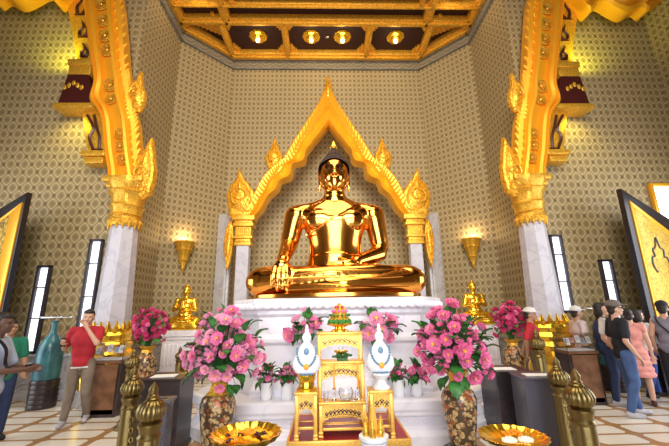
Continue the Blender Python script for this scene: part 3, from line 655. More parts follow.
# ---------------------------------------------------------------- foreground: altar tables
PX = .0
def red_platform():
    t_ = thing('red_platform', 'low red platform with gold edge carrying the gold altar tables', 'platform', (0.03, 3.6, 0))
    b_ = bm_(); box(b_, (0, 0, .615), (1.0, .76, .05), .006); obj('top', b_, M['red'], t_, smooth=False)
    b_ = bm_()
    for y in (-.385, .385): box(b_, (0, y, .61), (1.04, .02, .07), .005)
    for x in (-.51, .51): box(b_, (x, 0, .61), (.02, .76, .07), .005)
    obj('gold_edge', b_, M['table_gold'], t_)
    for x in (-.45, .45):
        for y in (-.32, .32): b_ = bm_(); lathe(b_, [(.05, 0), (.05, .04), (.035, .1), (.04, .5), (.05, .59)], 12, (x, y, 0)); obj('leg', b_, M['red'], t_)
red_platform()
def altar_table(name, label, x, y, w_, d_, z0, z1, ap, n, group=None, shelf=None):
    t_ = thing(name, label, 'altar table', (x, y, z0), group=group); h_ = z1-z0; lw = .032
    b_ = bm_(); box(b_, (0, 0, h_-.012), (w_, d_, .024), .004); box(b_, (0, 0, h_-.03), (w_-.03, d_-.02, .016), .003); obj('top', b_, M['table_gold'], t_)
    for sx in (-1, 1):
        for sy in (-1, 1):
            b_ = bm_(); cx_, cy_ = sx*(w_/2-lw/2-.004), sy*(d_/2-lw/2-.004)
            box(b_, (cx_, cy_, h_/2-.01), (lw, lw, h_-.03), .004); box(b_, (cx_, cy_, .035), (lw*1.25, lw*1.25, .02), .004); box(b_, (cx_, cy_, .008), (lw*1.35, lw*1.35, .016), .004); obj('leg', b_, M['table_gold'], t_)
    iw = w_/2-lw-.004
    pts = [(-iw, h_-.036), (iw, h_-.036)]; k = 24
    for i in range(k+1):
        u = 1-2*i/k; pts.append((u*iw, h_-.036-ap*(.62+.38*abs(u)**2.5)-.008*math.cos(n*2*PI*i/k)))
    b_ = bm_(); prism(b_, pts, -d_/2+.02, -d_/2+.008); obj('apron', b_, M['table_gold'], t_, smooth=False)
    b_ = bm_()
    for i in range(n):
        u = -1+2*(i+.5)/n; st = 2*iw/n
        for dx, dz, rr in ((0, 0, .0105), (-.3*st, .012, .0075), (.3*st, .012, .0075), (0, .022, .006), (-.25*st, -.016, .006), (.25*st, -.016, .006)):
            lathe(b_, [(rr, 0), (rr, .002)], 8); bmesh.ops.transform(b_, matrix=Matrix.Translation((u*iw*.9+dx, -d_/2+.0075, h_-.036-ap*(.36+.24*abs(u)**2)+dz)) @ Matrix.Rotation(PI/2, 4, 'X'), verts=b_.verts[-16:])
    obj('fretwork', b_, M['maroon'], t_, smooth=False)
    b_ = bm_(); sh = shelf if shelf else .06
    for sy in (-1, 1): box(b_, (0, sy*(d_/2-.02), sh), (2*iw, .016, .022), .003)
    obj('rail', b_, M['table_gold'], t_); b_ = bm_(); box(b_, (0, 0, sh), (2*iw, d_-.06, .014)); obj('shelf', b_, M['red'], t_, smooth=False)
    return t_
TZ = .64
altar_table('altar_table', 'tallest gold altar table at the back, under the flower offering', -.015, 3.74, .46, .2, TZ, 1.475, .135, 7)
altar_table('altar_table', 'middle height gold altar table with candles before the tallest one', -.015, 3.535, .44, .19, TZ, 1.225, .135, 8)
altar_table('altar_table', 'lowest gold altar table in the front middle, holding glasses', -.015, 3.36, .42, .15, TZ, .915, .12, 9)
altar_table('side_altar_table', 'gold side table on the left carrying the left white garland stand', -.33, 3.33, .2, .2, TZ, 1.01, .15, 3, shelf=.09)
altar_table('side_altar_table', 'gold side table on the right carrying the right white garland stand', .32, 3.33, .21, .2, TZ, 1.01, .15, 3, shelf=.09)
b_ = bm_()
t_ = thing('offering_table', 'low dark table in front holding gold trays', 'table', (.2, 2.5, 0))
box(b_, (0, 0, .63), (2.5, .66, .05), .01); obj('top', b_, M['dark_wood'], t_, smooth=False)
for x in (-1.15, 1.15):
    for y in (-.27, .27): b_ = bm_(); box(b_, (x, y, .3), (.07, .07, .6), .01); obj('leg', b_, M['dark_wood'], t_, smooth=False)

# blossoms, leaves
def blossom_mesh(name, m, r, seed, rings=((7, .25), (7, .6), (6, .95), (4, 1.25))):
    rnd = random.Random(seed); b_ = bm_()
    for k, (n, el) in enumerate(rings):
        L = r*(1.05-.15*k)
        for i in range(n):
            a = 2*PI*(i+.5*k)/n+rnd.uniform(-.12, .12); e0 = el+rnd.uniform(-.12, .12); g = []
            for u in range(5):
                f = u/4; row = []
                for v in (-1, -.5, 0, .5, 1):
                    wd = L*.5*math.sin(PI*min(1, .12+f*.80))**.7*v; e = e0+f*.55-.35*v*v*f; rad = L*f*math.cos(e*.7); z = L*f*math.sin(e*.75)+.10*L*v*v*f-r*.12*(2-k)
                    row.append((rad*math.cos(a)-wd*math.sin(a), rad*math.sin(a)+wd*math.cos(a), z))
                g.append(row)
            ring_loft(b_, g, False, False)
    bmesh.ops.remove_doubles(b_, verts=b_.verts, dist=1e-4)
    me = bpy.data.meshes.new(name); b_.to_mesh(me); b_.free(); me.materials.append(m)
    for p in me.polygons: p.use_smooth = True
    return me
def leaf_mesh(name, m, L=.12, wd=.05):
    b_ = bm_(); g = []
    for i in range(7):
        f = i/6; wv = wd*math.sin(PI*(.06+.94*f)**.8)*1.0; g.append([(-wv, L*f, .02*math.sin(f*3)+.012), (0, L*f, .02*math.sin(f*3)), (wv, L*f, .02*math.sin(f*3)+.012)])
    ring_loft(b_, g, False, False); me = bpy.data.meshes.new(name); b_.to_mesh(me); b_.free(); me.materials.append(m)
    for p in me.polygons: p.use_smooth = True
    return me
b_ = bm_(); ico(b_, (0, 0, .022), .016, 2); YC = bpy.data.meshes.new('flower_center'); b_.to_mesh(YC); b_.free(); YC.materials.append(M['yellow'])
BM = {k: [blossom_mesh('blossom', M[k], .07, s) for s in (1, 2)] for k in ('pink', 'pink_light', 'magenta', 'pink_deep')}
BUD = {k: blossom_mesh('bud', M[k], .07, 5, ((5, .95), (5, 1.35))) for k in ('pink', 'pink_light', 'magenta', 'pink_deep')}
LFM = [leaf_mesh('leaf', M['leaf']), leaf_mesh('leaf', M['leaf_dark'])]
def link(name, me, parent, loc, quat, sc):
    o = bpy.data.objects.new(name, me); COL.objects.link(o); o.parent = parent; o.location = loc; o.rotation_mode = 'QUATERNION'; o.rotation_quaternion = quat; o.scale = (sc,)*3; return o
def bouquet(label, loc, dims, n, kinds, bs=1., nl=22, ls=1., zc=.4, seed=1, center=True, neck=.0):
    rnd = random.Random(seed); t_ = thing('flower_bouquet', label, 'flowers', loc); c = V((0, 0, zc)); st = bm_(); pts = []
    tries = 0
    while len(pts) < n and tries < 5000:
        tries += 1
        d = V((rnd.gauss(0, 1), rnd.gauss(0, 1)-.25, rnd.gauss(0, 1)+.15)).normalized()
        if d.z < -.75: continue
        q = rnd.choice((rnd.uniform(.84, 1.16), rnd.uniform(.55, .9))); p = c+V((d.x*dims[0], d.y*dims[1], d.z*dims[2]))*q*(1-.18*max(0, d.z)*abs(d.x))
        s_ = rnd.choice((1.35, 1.1, .95, .8, .62))*bs
        if all((p-a).length > .047*(s_+b) for a, b in pts): pts.append((p, s_))
    for i, (p, s_) in enumerate(pts):
        d = (p-c); d = V((d.x/dims[0], d.y/dims[1], d.z/dims[2])).normalized(); kd = rnd.choice(kinds)
        qt = (d+V((rnd.uniform(-.25, .25), rnd.uniform(-.45, 0), rnd.uniform(-.1, .35)))).to_track_quat('Z', 'Y')
        me = BUD[kd] if (s_ < .75*bs) else rnd.choice(BM[kd]); o = link('blossom', me, t_, p, qt, s_)
        if center and s_ >= .75*bs: link('flower_center', YC, o, (0, 0, 0), (1, 0, 0, 0), 1)
        tube(st, [(neck*rnd.uniform(-1, 1), neck*rnd.uniform(-1, 1), 0), c.lerp(p, .45)+V((0, 0, -.04)), p-d*.02], .005, 5)
    for i in range(nl):
        d = V((rnd.gauss(0, 1), rnd.gauss(0, 1)-.25, rnd.gauss(0, .8)-.15)).normalized(); p = c+V((d.x*dims[0], d.y*dims[1], d.z*dims[2]))*rnd.uniform(.62, .95)
        qt = (d+V((rnd.uniform(-.4, .4), rnd.uniform(-.4, .4), rnd.uniform(-.5, .5)))).to_track_quat('Y', 'Z')
        link('leaf', rnd.choice(LFM), t_, p, qt, ls*rnd.uniform(.8, 1.35)); tube(st, [(0, 0, 0), c.lerp(p, .5), p], .004, 4)
    obj('stems', st, M['leaf_dark'], t_); return t_
def vase(name, label, loc, prof, m, neckprof=None, footprof=None, scale=1):
    t_ = thing(name, label, 'vase', loc, scale=scale); b_ = bm_(); lathe(b_, prof, 36); obj('body', b_, m, t_)
    if neckprof: b_ = bm_(); lathe(b_, neckprof, 36, f=lambda a, z: 1+.05*math.cos(14*a)); obj('neck', b_, M['gold_fine'], t_)
    if footprof: b_ = bm_(); lathe(b_, footprof, 36); obj('foot', b_, M['dark_wood'], t_)
    return t_
VB = [(.12, .1), (.14, .13), (.165, .3), (.19, .5), (.195, .58), (.17, .645), (.13, .68)]
VN = [(.135, .675), (.10, .71), (.085, .78), (.095, .83), (.13, .87), (.12, .88), (.08, .86)]
VF = [(.22, 0), (.22, .05), (.16, .06), (.15, .1), (.125, .11)]
for s, x, lb in ((-1, -1.37, 'left'), (1, 1.36, 'right')):
    vase('painted_vase', 'big painted brown and gold vase standing before the %s end of the altar base' % lb, (x, 4.28, .12), VB, M['vase'], VN, VF)
b1 = bouquet('large bouquet of pale pink peonies in the left painted vase, beside the altar', (-1.33, 4.28, .98), (.41, .32, .45), 100, ('pink', 'pink', 'pink_light', 'pink_light'), .98, 60, 1.2, .27, 3, neck=.05)
b2 = bouquet('large bouquet of deeper pink peonies in the right painted vase, beside the altar', (1.36, 4.28, .98), (.41, .32, .45), 100, ('pink_deep', 'pink_deep', 'pink', 'pink'), .98, 60, 1.2, .28, 8, neck=.05)
# far vases with round magenta bouquets
for s, x, lb in ((-1, -3.6, 'left'), (1, 3.56, 'right')):
    vase('floor_vase', 'tall painted floor vase near the %s small Buddha pedestal' % lb, (x, 7.15, 0), [(.11, .05), (.13, .1), (.17, .45), (.19, .72), (.17, .86), (.10, .95)], M['vase'], [(.10, .94), (.09, 1.0), (.15, 1.06), (.14, 1.07), (.08, 1.03)], VF[:3]+[(.12, .07)], 1)
    bouquet('round bunch of magenta flowers in the %s floor vase' % lb, (x, 7.15, 1.05), (.33, .28, .34), 92, ('magenta', 'magenta', 'magenta', 'pink_deep'), .85, 26, .9, .37, 20+s, False, .04)
# bouquets behind the garland stands, in slim vases on the altar ledge
for s, x, lb in ((-1, -.44, 'left'), (1, .56, 'right')):
    vase('slim_vase', 'slim white vase on the altar ledge hidden behind the %s side table' % lb, (x, 4.98, .56), [(.07, 0), (.075, .05), (.05, .2), (.055, .55), (.075, .66), (.06, .67)], M['white_china'])
    bouquet('spray of pink blossoms rising behind the %s white garland stand' % lb, (x, 4.98, 1.2), (.26, .15, .2), 13, ('pink', 'pink_light'), 1.15, 20, 1.1, .27, 40+s, True, .02)
# four white pots on the altar ledge
for x, lb in ((-.95, 'leftmost of four white pots on the altar ledge'), (-.68, 'white pot on the altar ledge just left of the gold tables'), (.82, 'white pot on the altar ledge just right of the gold tables'), (1.06, 'rightmost of four white pots on the altar ledge')):
    t_ = thing('flower_pot', lb, 'pot', (x, 5.02, .56)); b_ = bm_(); lathe(b_, [(.065, 0), (.075, .02), (.08, .2), (.084, .21), (.07, .21), (.06, .18)], 28); obj('pot', b_, M['white_china'], t_)
    bouquet('small pink flowers in the '+lb.split(' on the')[0].replace('white pot', 'pot')+(' beside the altar tables, '+('left' if x < 0 else 'right')+' side'), (x, 5.02, .74), (.12, .10, .11), 16, ('pink', 'magenta'), .62, 26, .8, .12, int(60+x*10), False, .03)

# things on the altar tables
def footed_tray(name, label, loc, r, h_, m):
    t_ = thing(name, label, 'tray', loc); b_ = bm_(); lathe(b_, [(r*.42, 0), (r*.44, h_*.08), (r*.3, h_*.2), (r*.16, h_*.4), (r*.14, h_*.5), (r*.22, h_*.62)], 36); obj('foot', b_, m, t_)
    b_ = bm_(); lathe(b_, [(r*.2, h_*.6), (r*.5, h_*.66), (r*.9, h_*.86), (r, h_), (r*.97, h_), (r*.86, h_*.9), (r*.5, h_*.74), (.001, h_*.7)], 72, f=lambda a, z: 1+(.035*math.cos(18*a) if z > h_*.84 else 0)); obj('dish', b_, m, t_); return t_
m_ = M['small_gold']
footed_tray('footed_tray', 'broad gold footed tray heaped with yellow flowers, front left', (-.70, 2.62, .655), .235, .25, m_)
footed_tray('footed_tray', 'broad gold footed tray with small white garlands, front right', (1.12, 2.62, .655), .225, .19, m_)
def petals(name, label, loc, n, r, mats_, sz, hz):
    t_ = thing(name, label, 'flowers', loc)
    for i in range(n):
        a = random.uniform(0, 2*PI); q = r*math.sqrt(random.random()); b_ = bm_()
        for k in range(7): ell(b_, (.55*sz*math.cos(k*.9), .55*sz*math.sin(k*.9), 0), (sz*.5, sz*.34, sz*.3), Matrix.Rotation(k*.9, 3, 'Z'), 8, 6)
        ell(b_, (0, 0, sz*.15), (sz*.5, sz*.5, sz*.35), None, 8, 6); o = obj('flower_head', b_, random.choice(mats_), t_); o.location = (q*math.cos(a), q*math.sin(a), sz*.4+hz*(1-(q/r)**2)); o.rotation_euler = (random.uniform(-.4, .4), random.uniform(-.4, .4), a)
    return t_
petals('flower_offering', 'heap of yellow and orange flower heads on the front left tray', (-.70, 2.62, .86), 34, .16, [M['yellow'], M['yellow'], M['orange'], M['maroon']], .032, .03)
t_ = thing('garland', 'pair of small white jasmine garlands on the front right tray', 'garland', (1.12, 2.55, .825))
for x in (-.06, .05):
    b_ = bm_()
    for k in range(14): ico(b_, (x+.04*math.cos(k*.449), .03*math.sin(k*.449), .01), .013, 1)
    for k in range(6): ico(b_, (x+.02*math.cos(k*1.05), .015*math.sin(k*1.05), .018), .014, 1)
    obj('jasmine_ring', b_, M['cream'], t_)
petals('marigold_heads', 'orange marigold heads scattered at the back of the front right tray', (1.1, 2.68, .83), 8, .1, [M['orange']], .022, .0)
# small footed tray on the middle table, two tiers of the flower offering on the tallest
footed_tray('small_footed_tray', 'small gold footed tray under the tallest altar table', (-.01, 3.54, 1.225), .07, .085, m_)
t_ = thing('oil_lamp_glass', 'small glass cup standing in the small gold footed tray', 'cup', (-.01, 3.54, 1.295)); b_ = bm_(); lathe(b_, [(.02, 0), (.024, .05), (.021, .05), (.018, .004)], 20); obj('cup', b_, M['glass'], t_); b_ = bm_(); lathe(b_, [(.015, .006), (.016, .03)], 14); obj('wax', b_, M['cream'], t_)
t_ = thing('flower_offering_tower', 'tiered conical flower offering in gold tray on the tallest altar table', 'flower offering', (-.01, 3.73, 1.475)); b_ = bm_()
lathe(b_, [(.09, 0), (.09, .015), (.05, .03), (.05, .045), (.13, .07), (.135, .085), (.12, .085), (.02, .07)], 40); obj('tray', b_, m_, t_)
b_ = bm_()
for k in range(20): a = k*PI/10; ell(b_, (.105*math.cos(a), .105*math.sin(a), .1), (.02, .02, .028), None, 8, 6)
obj('leaf_ring', b_, M['leaf'], t_); b_ = bm_(); lathe(b_, [(.10, .085), (.11, .12), (.085, .15), (.095, .165), (.06, .2), (.03, .26), (.005, .29)], 32, f=lambda a, z: 1+.03*math.cos(16*a)); obj('gilt_cone', b_, M['gold_fine'], t_)
for z_, r_, n, m2 in ((.165, .1, 14, 'leaf'), (.205, .075, 11, 'pink'), (.245, .045, 7, 'magenta')):
    b_ = bm_()
    for k in range(n): a = 2*PI*k/n; ico(b_, (r_*math.cos(a), r_*math.sin(a), z_), .016, 1)
    obj('flower_ring', b_, M[m2], t_)
for k in range(5): a = 2*PI*k/5-.3; b_ = bm_(); cap(b_, (.05*math.cos(a), .05*math.sin(a), .19), .009, (.05*math.cos(a), .05*math.sin(a), .26), .006, 8); obj('candle', b_, M['yellow'], t_)
# candles, glasses, lit glass bowl on the lowest table
for x, lb in ((-.085, 'orange candle on glass stick left of the candle bowl, lowest altar table'), (.13, 'orange candle on glass stick right of the candle bowl, lowest altar table')):
    t_ = thing('candlestick', lb, 'candlestick', (x, 3.35, .915)); b_ = bm_(); lathe(b_, [(.024, 0), (.024, .006), (.008, .02), (.012, .05), (.007, .07), (.016, .1), (.012, .105)], 20); obj('glass_stick', b_, M['glass'], t_)
    b_ = bm_(); cap(b_, (0, 0, .1), .008, (0, 0, .30), .007, 10); obj('candle', b_, M['wax'], t_)
t_ = thing('glass_bowl', 'clear glass bowl with white candle in the middle of the lowest altar table', 'bowl', (.02, 3.36, .915)); b_ = bm_(); lathe(b_, [(.03, 0), (.055, .02), (.068, .06), (.055, .1), (.05, .1), (.062, .06), (.05, .025), (.001, .008)], 28); obj('bowl', b_, M['glass'], t_); b_ = bm_(); lathe(b_, [(.036, .012), (.038, .045), (.005, .048)], 20); obj('candle', b_, M['cream'], t_)
for x, lb in ((-.16, 'water glass left of the candle bowl on the lowest altar table'), (.085, 'water glass right of the candle bowl on the lowest altar table')):
    b_ = bm_(); lathe(b_, [(.018, 0), (.024, .08), (.022, .08), (.016, .005)], 20, (0, 0, 0)); o = tag(obj('water_glass', b_, M['glass']), lb, 'glass'); o.location = (x, 3.33, .915)
b_ = bm_()
for k in range(40): 
    a = random.uniform(0, 2*PI); q = random.random()**.5; ell(b_, (.09*q*math.cos(a), .04*q*math.sin(a), .03+.045*random.random()*(1-q*.6)), (.018, .012, .012), Matrix.Rotation(a, 3, 'Z'), 6, 4)
box(b_, (0, 0, .015), (.1, .05, .03)); o = tag(obj('leaf_garland', b_, M['leaf_dark']), 'dark green leaf garland on the middle altar table', 'garland'); o.location = (0, 3.495, 1.225); 
# white garland stands
def garland_stand(x, label, gold_):
    t_ = thing('garland_stand', label, 'garland stand', (x, 3.33, 1.01)); b_ = bm_()
    pr = [(.075, 0), (.08, .02), (.05, .04), (.038, .07), (.06, .09), (.085, .12), (.08, .135)] if not gold_ else [(.075, 0), (.078, .02), (.065, .035), (.062, .07), (.075, .085), (.08, .13), (.07, .135)]
    lathe(b_, pr, 28, f=(lambda a, z: 1+.04*math.cos(10*a))); obj('pedestal', b_, M['small_gold'] if gold_ else M['white_china'], t_)
    b_ = bm_()
    for k in range(7): ico(b_, (.075*math.cos(-PI/2+(k-3)*.28), .075*math.sin(-PI/2+(k-3)*.28), .14), .012, 1)
    obj('blue_flowers', b_, M['blue'], t_)
    b_ = bm_(); lathe(b_, [(.05, .13), (.10, .145), (.13, .19), (.125, .24), (.09, .32), (.05, .38), (.03, .405), (.04, .43), (.042, .45), (.03, .475), (.015, .49), (.022, .505), (.012, .52), (.016, .535), (.004, .56)], 32, sy=.62); obj('white_dome', b_, M['white_china'], t_)
    b_ = bm_()
    for k in range(23):
        a = PI*(k-11)/22*1.15; xx = .085*math.sin(a); zz = .335-.13*math.cos(a)*(1 if abs(a) < PI/2 else .6); ell(b_, (xx, -.062*math.cos(a*.75)-.016*(zz < .3), zz), (.012, .012, .011), None, 8, 6)
    obj('bead_garland', b_, M['blue'], t_)
    b_ = bm_(); ell(b_, (0, -.084, .205), (.026, .012, .026)); obj('pendant', b_, M['wax'], t_)
    b_ = bm_(); ell(b_, (0, -.055, .325), (.024, .012, .034)); obj('painted_medallion', b_, M['blue'], t_)
garland_stand(-.33, 'white dome with blue bead garland on gold pedestal, left side table', True)
garland_stand(.335, 'white dome with blue bead garland on white pedestal, right side table', False)
t_ = thing('offering_cone', 'gold cone offering on a white drum, in front of the right side table', 'offering', (.18, 2.76, .655)); b_ = bm_()
lathe(b_, [(.1, 0), (.1, .02), (.092, .03), (.092, .13), (.105, .145), (.105, .165), (.09, .17)], 36, f=lambda a, z: 1+.02*math.cos(30*a)); obj('white_drum', b_, M['white_china'], t_)
b_ = bm_(); lathe(b_, [(.045, .17), (.035, .22), (.018, .32), (.006, .345)], 24); obj('center_cone', b_, M['wax'], t_)
for k in range(6): a = PI/3*k+.3; b_ = bm_(); lathe(b_, [(.022, .17), (.026, .19), (.018, .22), (.012, .26), (.004, .29)], 14, (.06*math.cos(a), .06*math.sin(a), 0)); obj('small_cone', b_, M['gold_fine'], t_)

# ---------------------------------------------------------------- brass posts and chain
def bollard(label, loc, sc=1., sq=1.):
    t_ = thing('brass_post', label, 'post', loc, scale=sc)
    b_ = bm_(); lathe(b_, [(.15, 0), (.15, .04), (.12, .07), (.12, .1), (.095, .13)], 32); obj('foot', b_, M['brass'], t_)
    zt = lambda z: 1.15-(1.15-z)*.66
    b_ = bm_(); lathe(b_, [(.085, .12), (.08, .70), (.078, .74)], 64, f=lambda a, z: 1+.035*abs(math.cos(4*a))**.5*(1 if .13 < z < .72 else .3)); lathe(b_, [(.084, .74), (.088, .76), (.074, .78), (.08, .81), (.092, .835), (.092, .85), (.07, .865)], 40); obj('shaft', b_, M['brass'], t_)
    b_ = bm_(); lathe(b_, [(r_*.8, zt(z)) for r_, z in [(.08, .715), (.11, .745), (.134, .79), (.138, .84), (.12, .895), (.085, .935), (.055, .955)]], 96, f=lambda a, z: .93+.09*abs(math.cos(7*a))**.6); obj('ribbed_dome', b_, M['brass'], t_)
    b_ = bm_(); lathe(b_, [(r_*.8, zt(z)) for r_, z in [(.055, .945), (.064, .965), (.05, .98), (.054, 1.0), (.04, 1.02), (.045, 1.05), (.047, 1.07), (.032, 1.10), (.018, 1.13), (.004, 1.15)]], 28); obj('finial', b_, M['brass'], t_)
    return t_
B0 = bollard('brass post nearest the viewer on the left, cut by the bottom edge', (-1.55, 3.07, 0))
for loc, sc, lb in (((-2.18, 3.97, 0), 1, 'second brass post on the left, behind the nearest one'), ((-3.2, 5.9, 0), 1, 'third and farthest brass post of the left front row'),
                    ((1.93, 3.06, 0), 1.03, 'brass post nearest the viewer on the right, cut by the bottom edge'), ((2.38, 4.0, 0), 1, 'second brass post on the right, behind the nearest one'), ((3.5, 6.2, 0), 1.14, 'farthest brass post on the right, before the visitor in red shirt'),
                    ((-3.2, 7.75, 0), .86, 'slim brass post left of the pair below the left small Buddha'), ((-2.76, 6.95, 0), .87, 'slim brass post right of the pair below the left small Buddha')):
    dup(B0, loc, 0, lb, 'brass fence posts', sc)
B0['group'] = 'brass fence posts'
def chain(label, p0, p1, sag, n):
    b_ = bm_(); p0 = V(p0); p1 = V(p1)
    for k in range(n):
        f = (k+.5)/n; g = f+.01; q = lambda f: p0.lerp(p1, f)-V((0, 0, sag*4*f*(1-f))); d = (q(g)-q(f)).normalized(); x, y = frame_of(d)
        if k % 2: x, y = y, -x
        rot = Matrix((d, x, y)).transposed(); torus(b_, q(f), .016, .005, 12, 6, rot, 1.5)
    tag(obj('chain', b_, M['brass']), label, 'chain')
chain('brass chain hanging between the two nearest left posts', (-2.12, 3.87, .80), (-1.61, 3.16, .80), .40, 30)
chain('brass chain hanging between the two nearest right posts', (2.33, 3.91, .80), (1.98, 3.16, .80), .3, 28)

# ---------------------------------------------------------------- boxes, desks, urns
def donation(label, loc, s_, rz, m, paper=True):
    t_ = thing('donation_box', label, 'box', loc, rz); b_ = bm_(); box(b_, (0, 0, s_[2]/2), s_, .01); obj('body', b_, m, t_, smooth=False)
    b_ = bm_(); box(b_, (0, 0, s_[2]+.012), (s_[0]+.04, s_[1]+.04, .024), .005); obj('lid', b_, m, t_, smooth=False); b_ = bm_(); box(b_, (0, 0, s_[2]+.0255), (.1, .02, .003)); obj('slot', b_, M['black_lacquer'], t_, smooth=False)
    b_ = bm_(); box(b_, (0, 0, .03), (s_[0]+.03, s_[1]+.03, .06), .006); obj('plinth', b_, M['dark_wood'], t_, smooth=False)
def sheet(label, loc, s_, rz=0): b_ = bm_(); box(b_, (0, 0, .004), (*s_, .008)); o = tag(obj('paper_sheets', b_, M['paper'], smooth=False), label, 'paper'); o.location = loc; o.rotation_euler = (0, 0, rz)
donation('dark wooden donation box between the left brass posts and altar base', (-2.24, 5.0, 0), (.5, .5, .86), .0, M['dark_wood'])
sheet('white papers lying on the dark box left of the altar', (-2.26, 4.92, .887), (.3, .2), .1)
donation('grey acrylic donation box right behind the nearest left brass post', (-1.80, 3.80, 0), (.2, .2, .84), .1, M['grey_box'])
donation('dark wooden donation box right of the altar base', (2.34, 5.12, 0), (.5, .5, .84), .0, M['dark_wood'])
sheet('white papers lying on the dark box right of the altar', (2.28, 5.04, .867), (.3, .2), -.1)
donation('grey acrylic donation box left of the two nearest right posts', (2.40, 4.5, 0), (.42, .4, .86), -.12, M['grey_box'])
sheet('white papers lying on the grey box near the right posts', (2.40, 4.44, .887), (.3, .16), -.12)
def desk(s, x, label, clabel):
    t_ = thing('wooden_desk', label, 'desk', (x, 6.7, 0)); b_ = bm_(); box(b_, (0, 0, .87), (.56, .44, .05), .01); obj('top', b_, M['brown_wood'], t_, smooth=False)
    b_ = bm_(); box(b_, (0, -.2, .44), (.46, .03, .78)); obj('front_panel', b_, M['brown_wood'], t_, smooth=False)
    for q in (-1, 1): b_ = bm_(); box(b_, (q*.25, 0, .425), (.05, .4, .85), .005); obj('side_panel', b_, M['dark_wood'], t_, smooth=False)
    b_ = bm_(); box(b_, (0, -.19, .06), (.52, .05, .12)); obj('kick_rail', b_, M['dark_wood'], t_, smooth=False)
    t_ = thing('display_case', clabel, 'display case', (x, 6.7, .896)); b_ = bm_()
    for q in (-1, 1): box(b_, (q*.27, 0, .15), (.012, .34, .3))
    box(b_, (0, -.17, .15), (.54, .008, .3)); box(b_, (0, 0, .305), (.56, .36, .01)); obj('glass_box', b_, M['glass'], t_, smooth=False)
    b_ = bm_(); box(b_, (0, 0, .01), (.52, .3, .02)); obj('tray', b_, M['paper'], t_, smooth=False)
    for k in range(5):
        b_ = bm_(); box(b_, (0, 0, 0), (.085, .006, .1 if k % 2 else .13)); o = obj('notice', b_, [M['paper'], mat('pale_red_notice', (.7, .35, .3), .6), M['paper'], mat('pale_blue_notice', (.4, .5, .65), .6), M['paper']][k], t_, smooth=False); o.location = (-.2+.1*k, -.1+.02*(k % 2), .16+.02*(k % 3)); o.rotation_euler = (R(-20), 0, 0)
        b_ = bm_()
        for j in range(3): box(b_, (0, -.004, .03-.022*j), (.06-.012*(j % 2), .001, .006))
        obj('printed_lines', b_, M['grey_box'], o, smooth=False)
desk(-1, -3.98, 'brown wooden desk before the left marble column, right of the man in red', 'glass case of notices on the left wooden desk')
desk(1, 4.5, 'brown wooden desk before the right marble column, behind the visitors', 'glass case of notices on the right wooden desk')
def urn(x, y, label):
    t_ = thing('teal_urn', label, 'urn', (x, y, 0)); b_ = bm_()
    lathe(b_, [(.205, .5), (.215, .55), (.22, .8), (.21, 1.0), (.19, 1.12), (.12, 1.25), (.06, 1.33), (.05, 1.5), (.07, 1.56), (.055, 1.57)], 40); obj('body', b_, M['teal'], t_)
    b_ = bm_()
    for k in range(6): z_ = .02+.083*k; lathe(b_, [(.225, z_-.02), (.235, z_+.02), (.225, z_+.06)], 40)
    obj('stepped_base', b_, M['dark_wood'], t_)
    b_ = bm_(); tube(b_, [(0, 0, 1.5), (0, 0, 1.63)], .015, 8); tube(b_, [(-.3, 0, 1.63), (.3, 0, 1.63)], .014, 8)
    for q in (-.3, -.1, .1, .3): ico(b_, (q, 0, 1.635), .026, 2)
    obj('chrome_bar', b_, M['chrome'], t_)
urn(-5.50, 7.25, 'tall teal urn with chrome bar on top behind the man in red')
urn(5.78, 7.5, 'tall teal urn with chrome bar on top behind the right visitors')

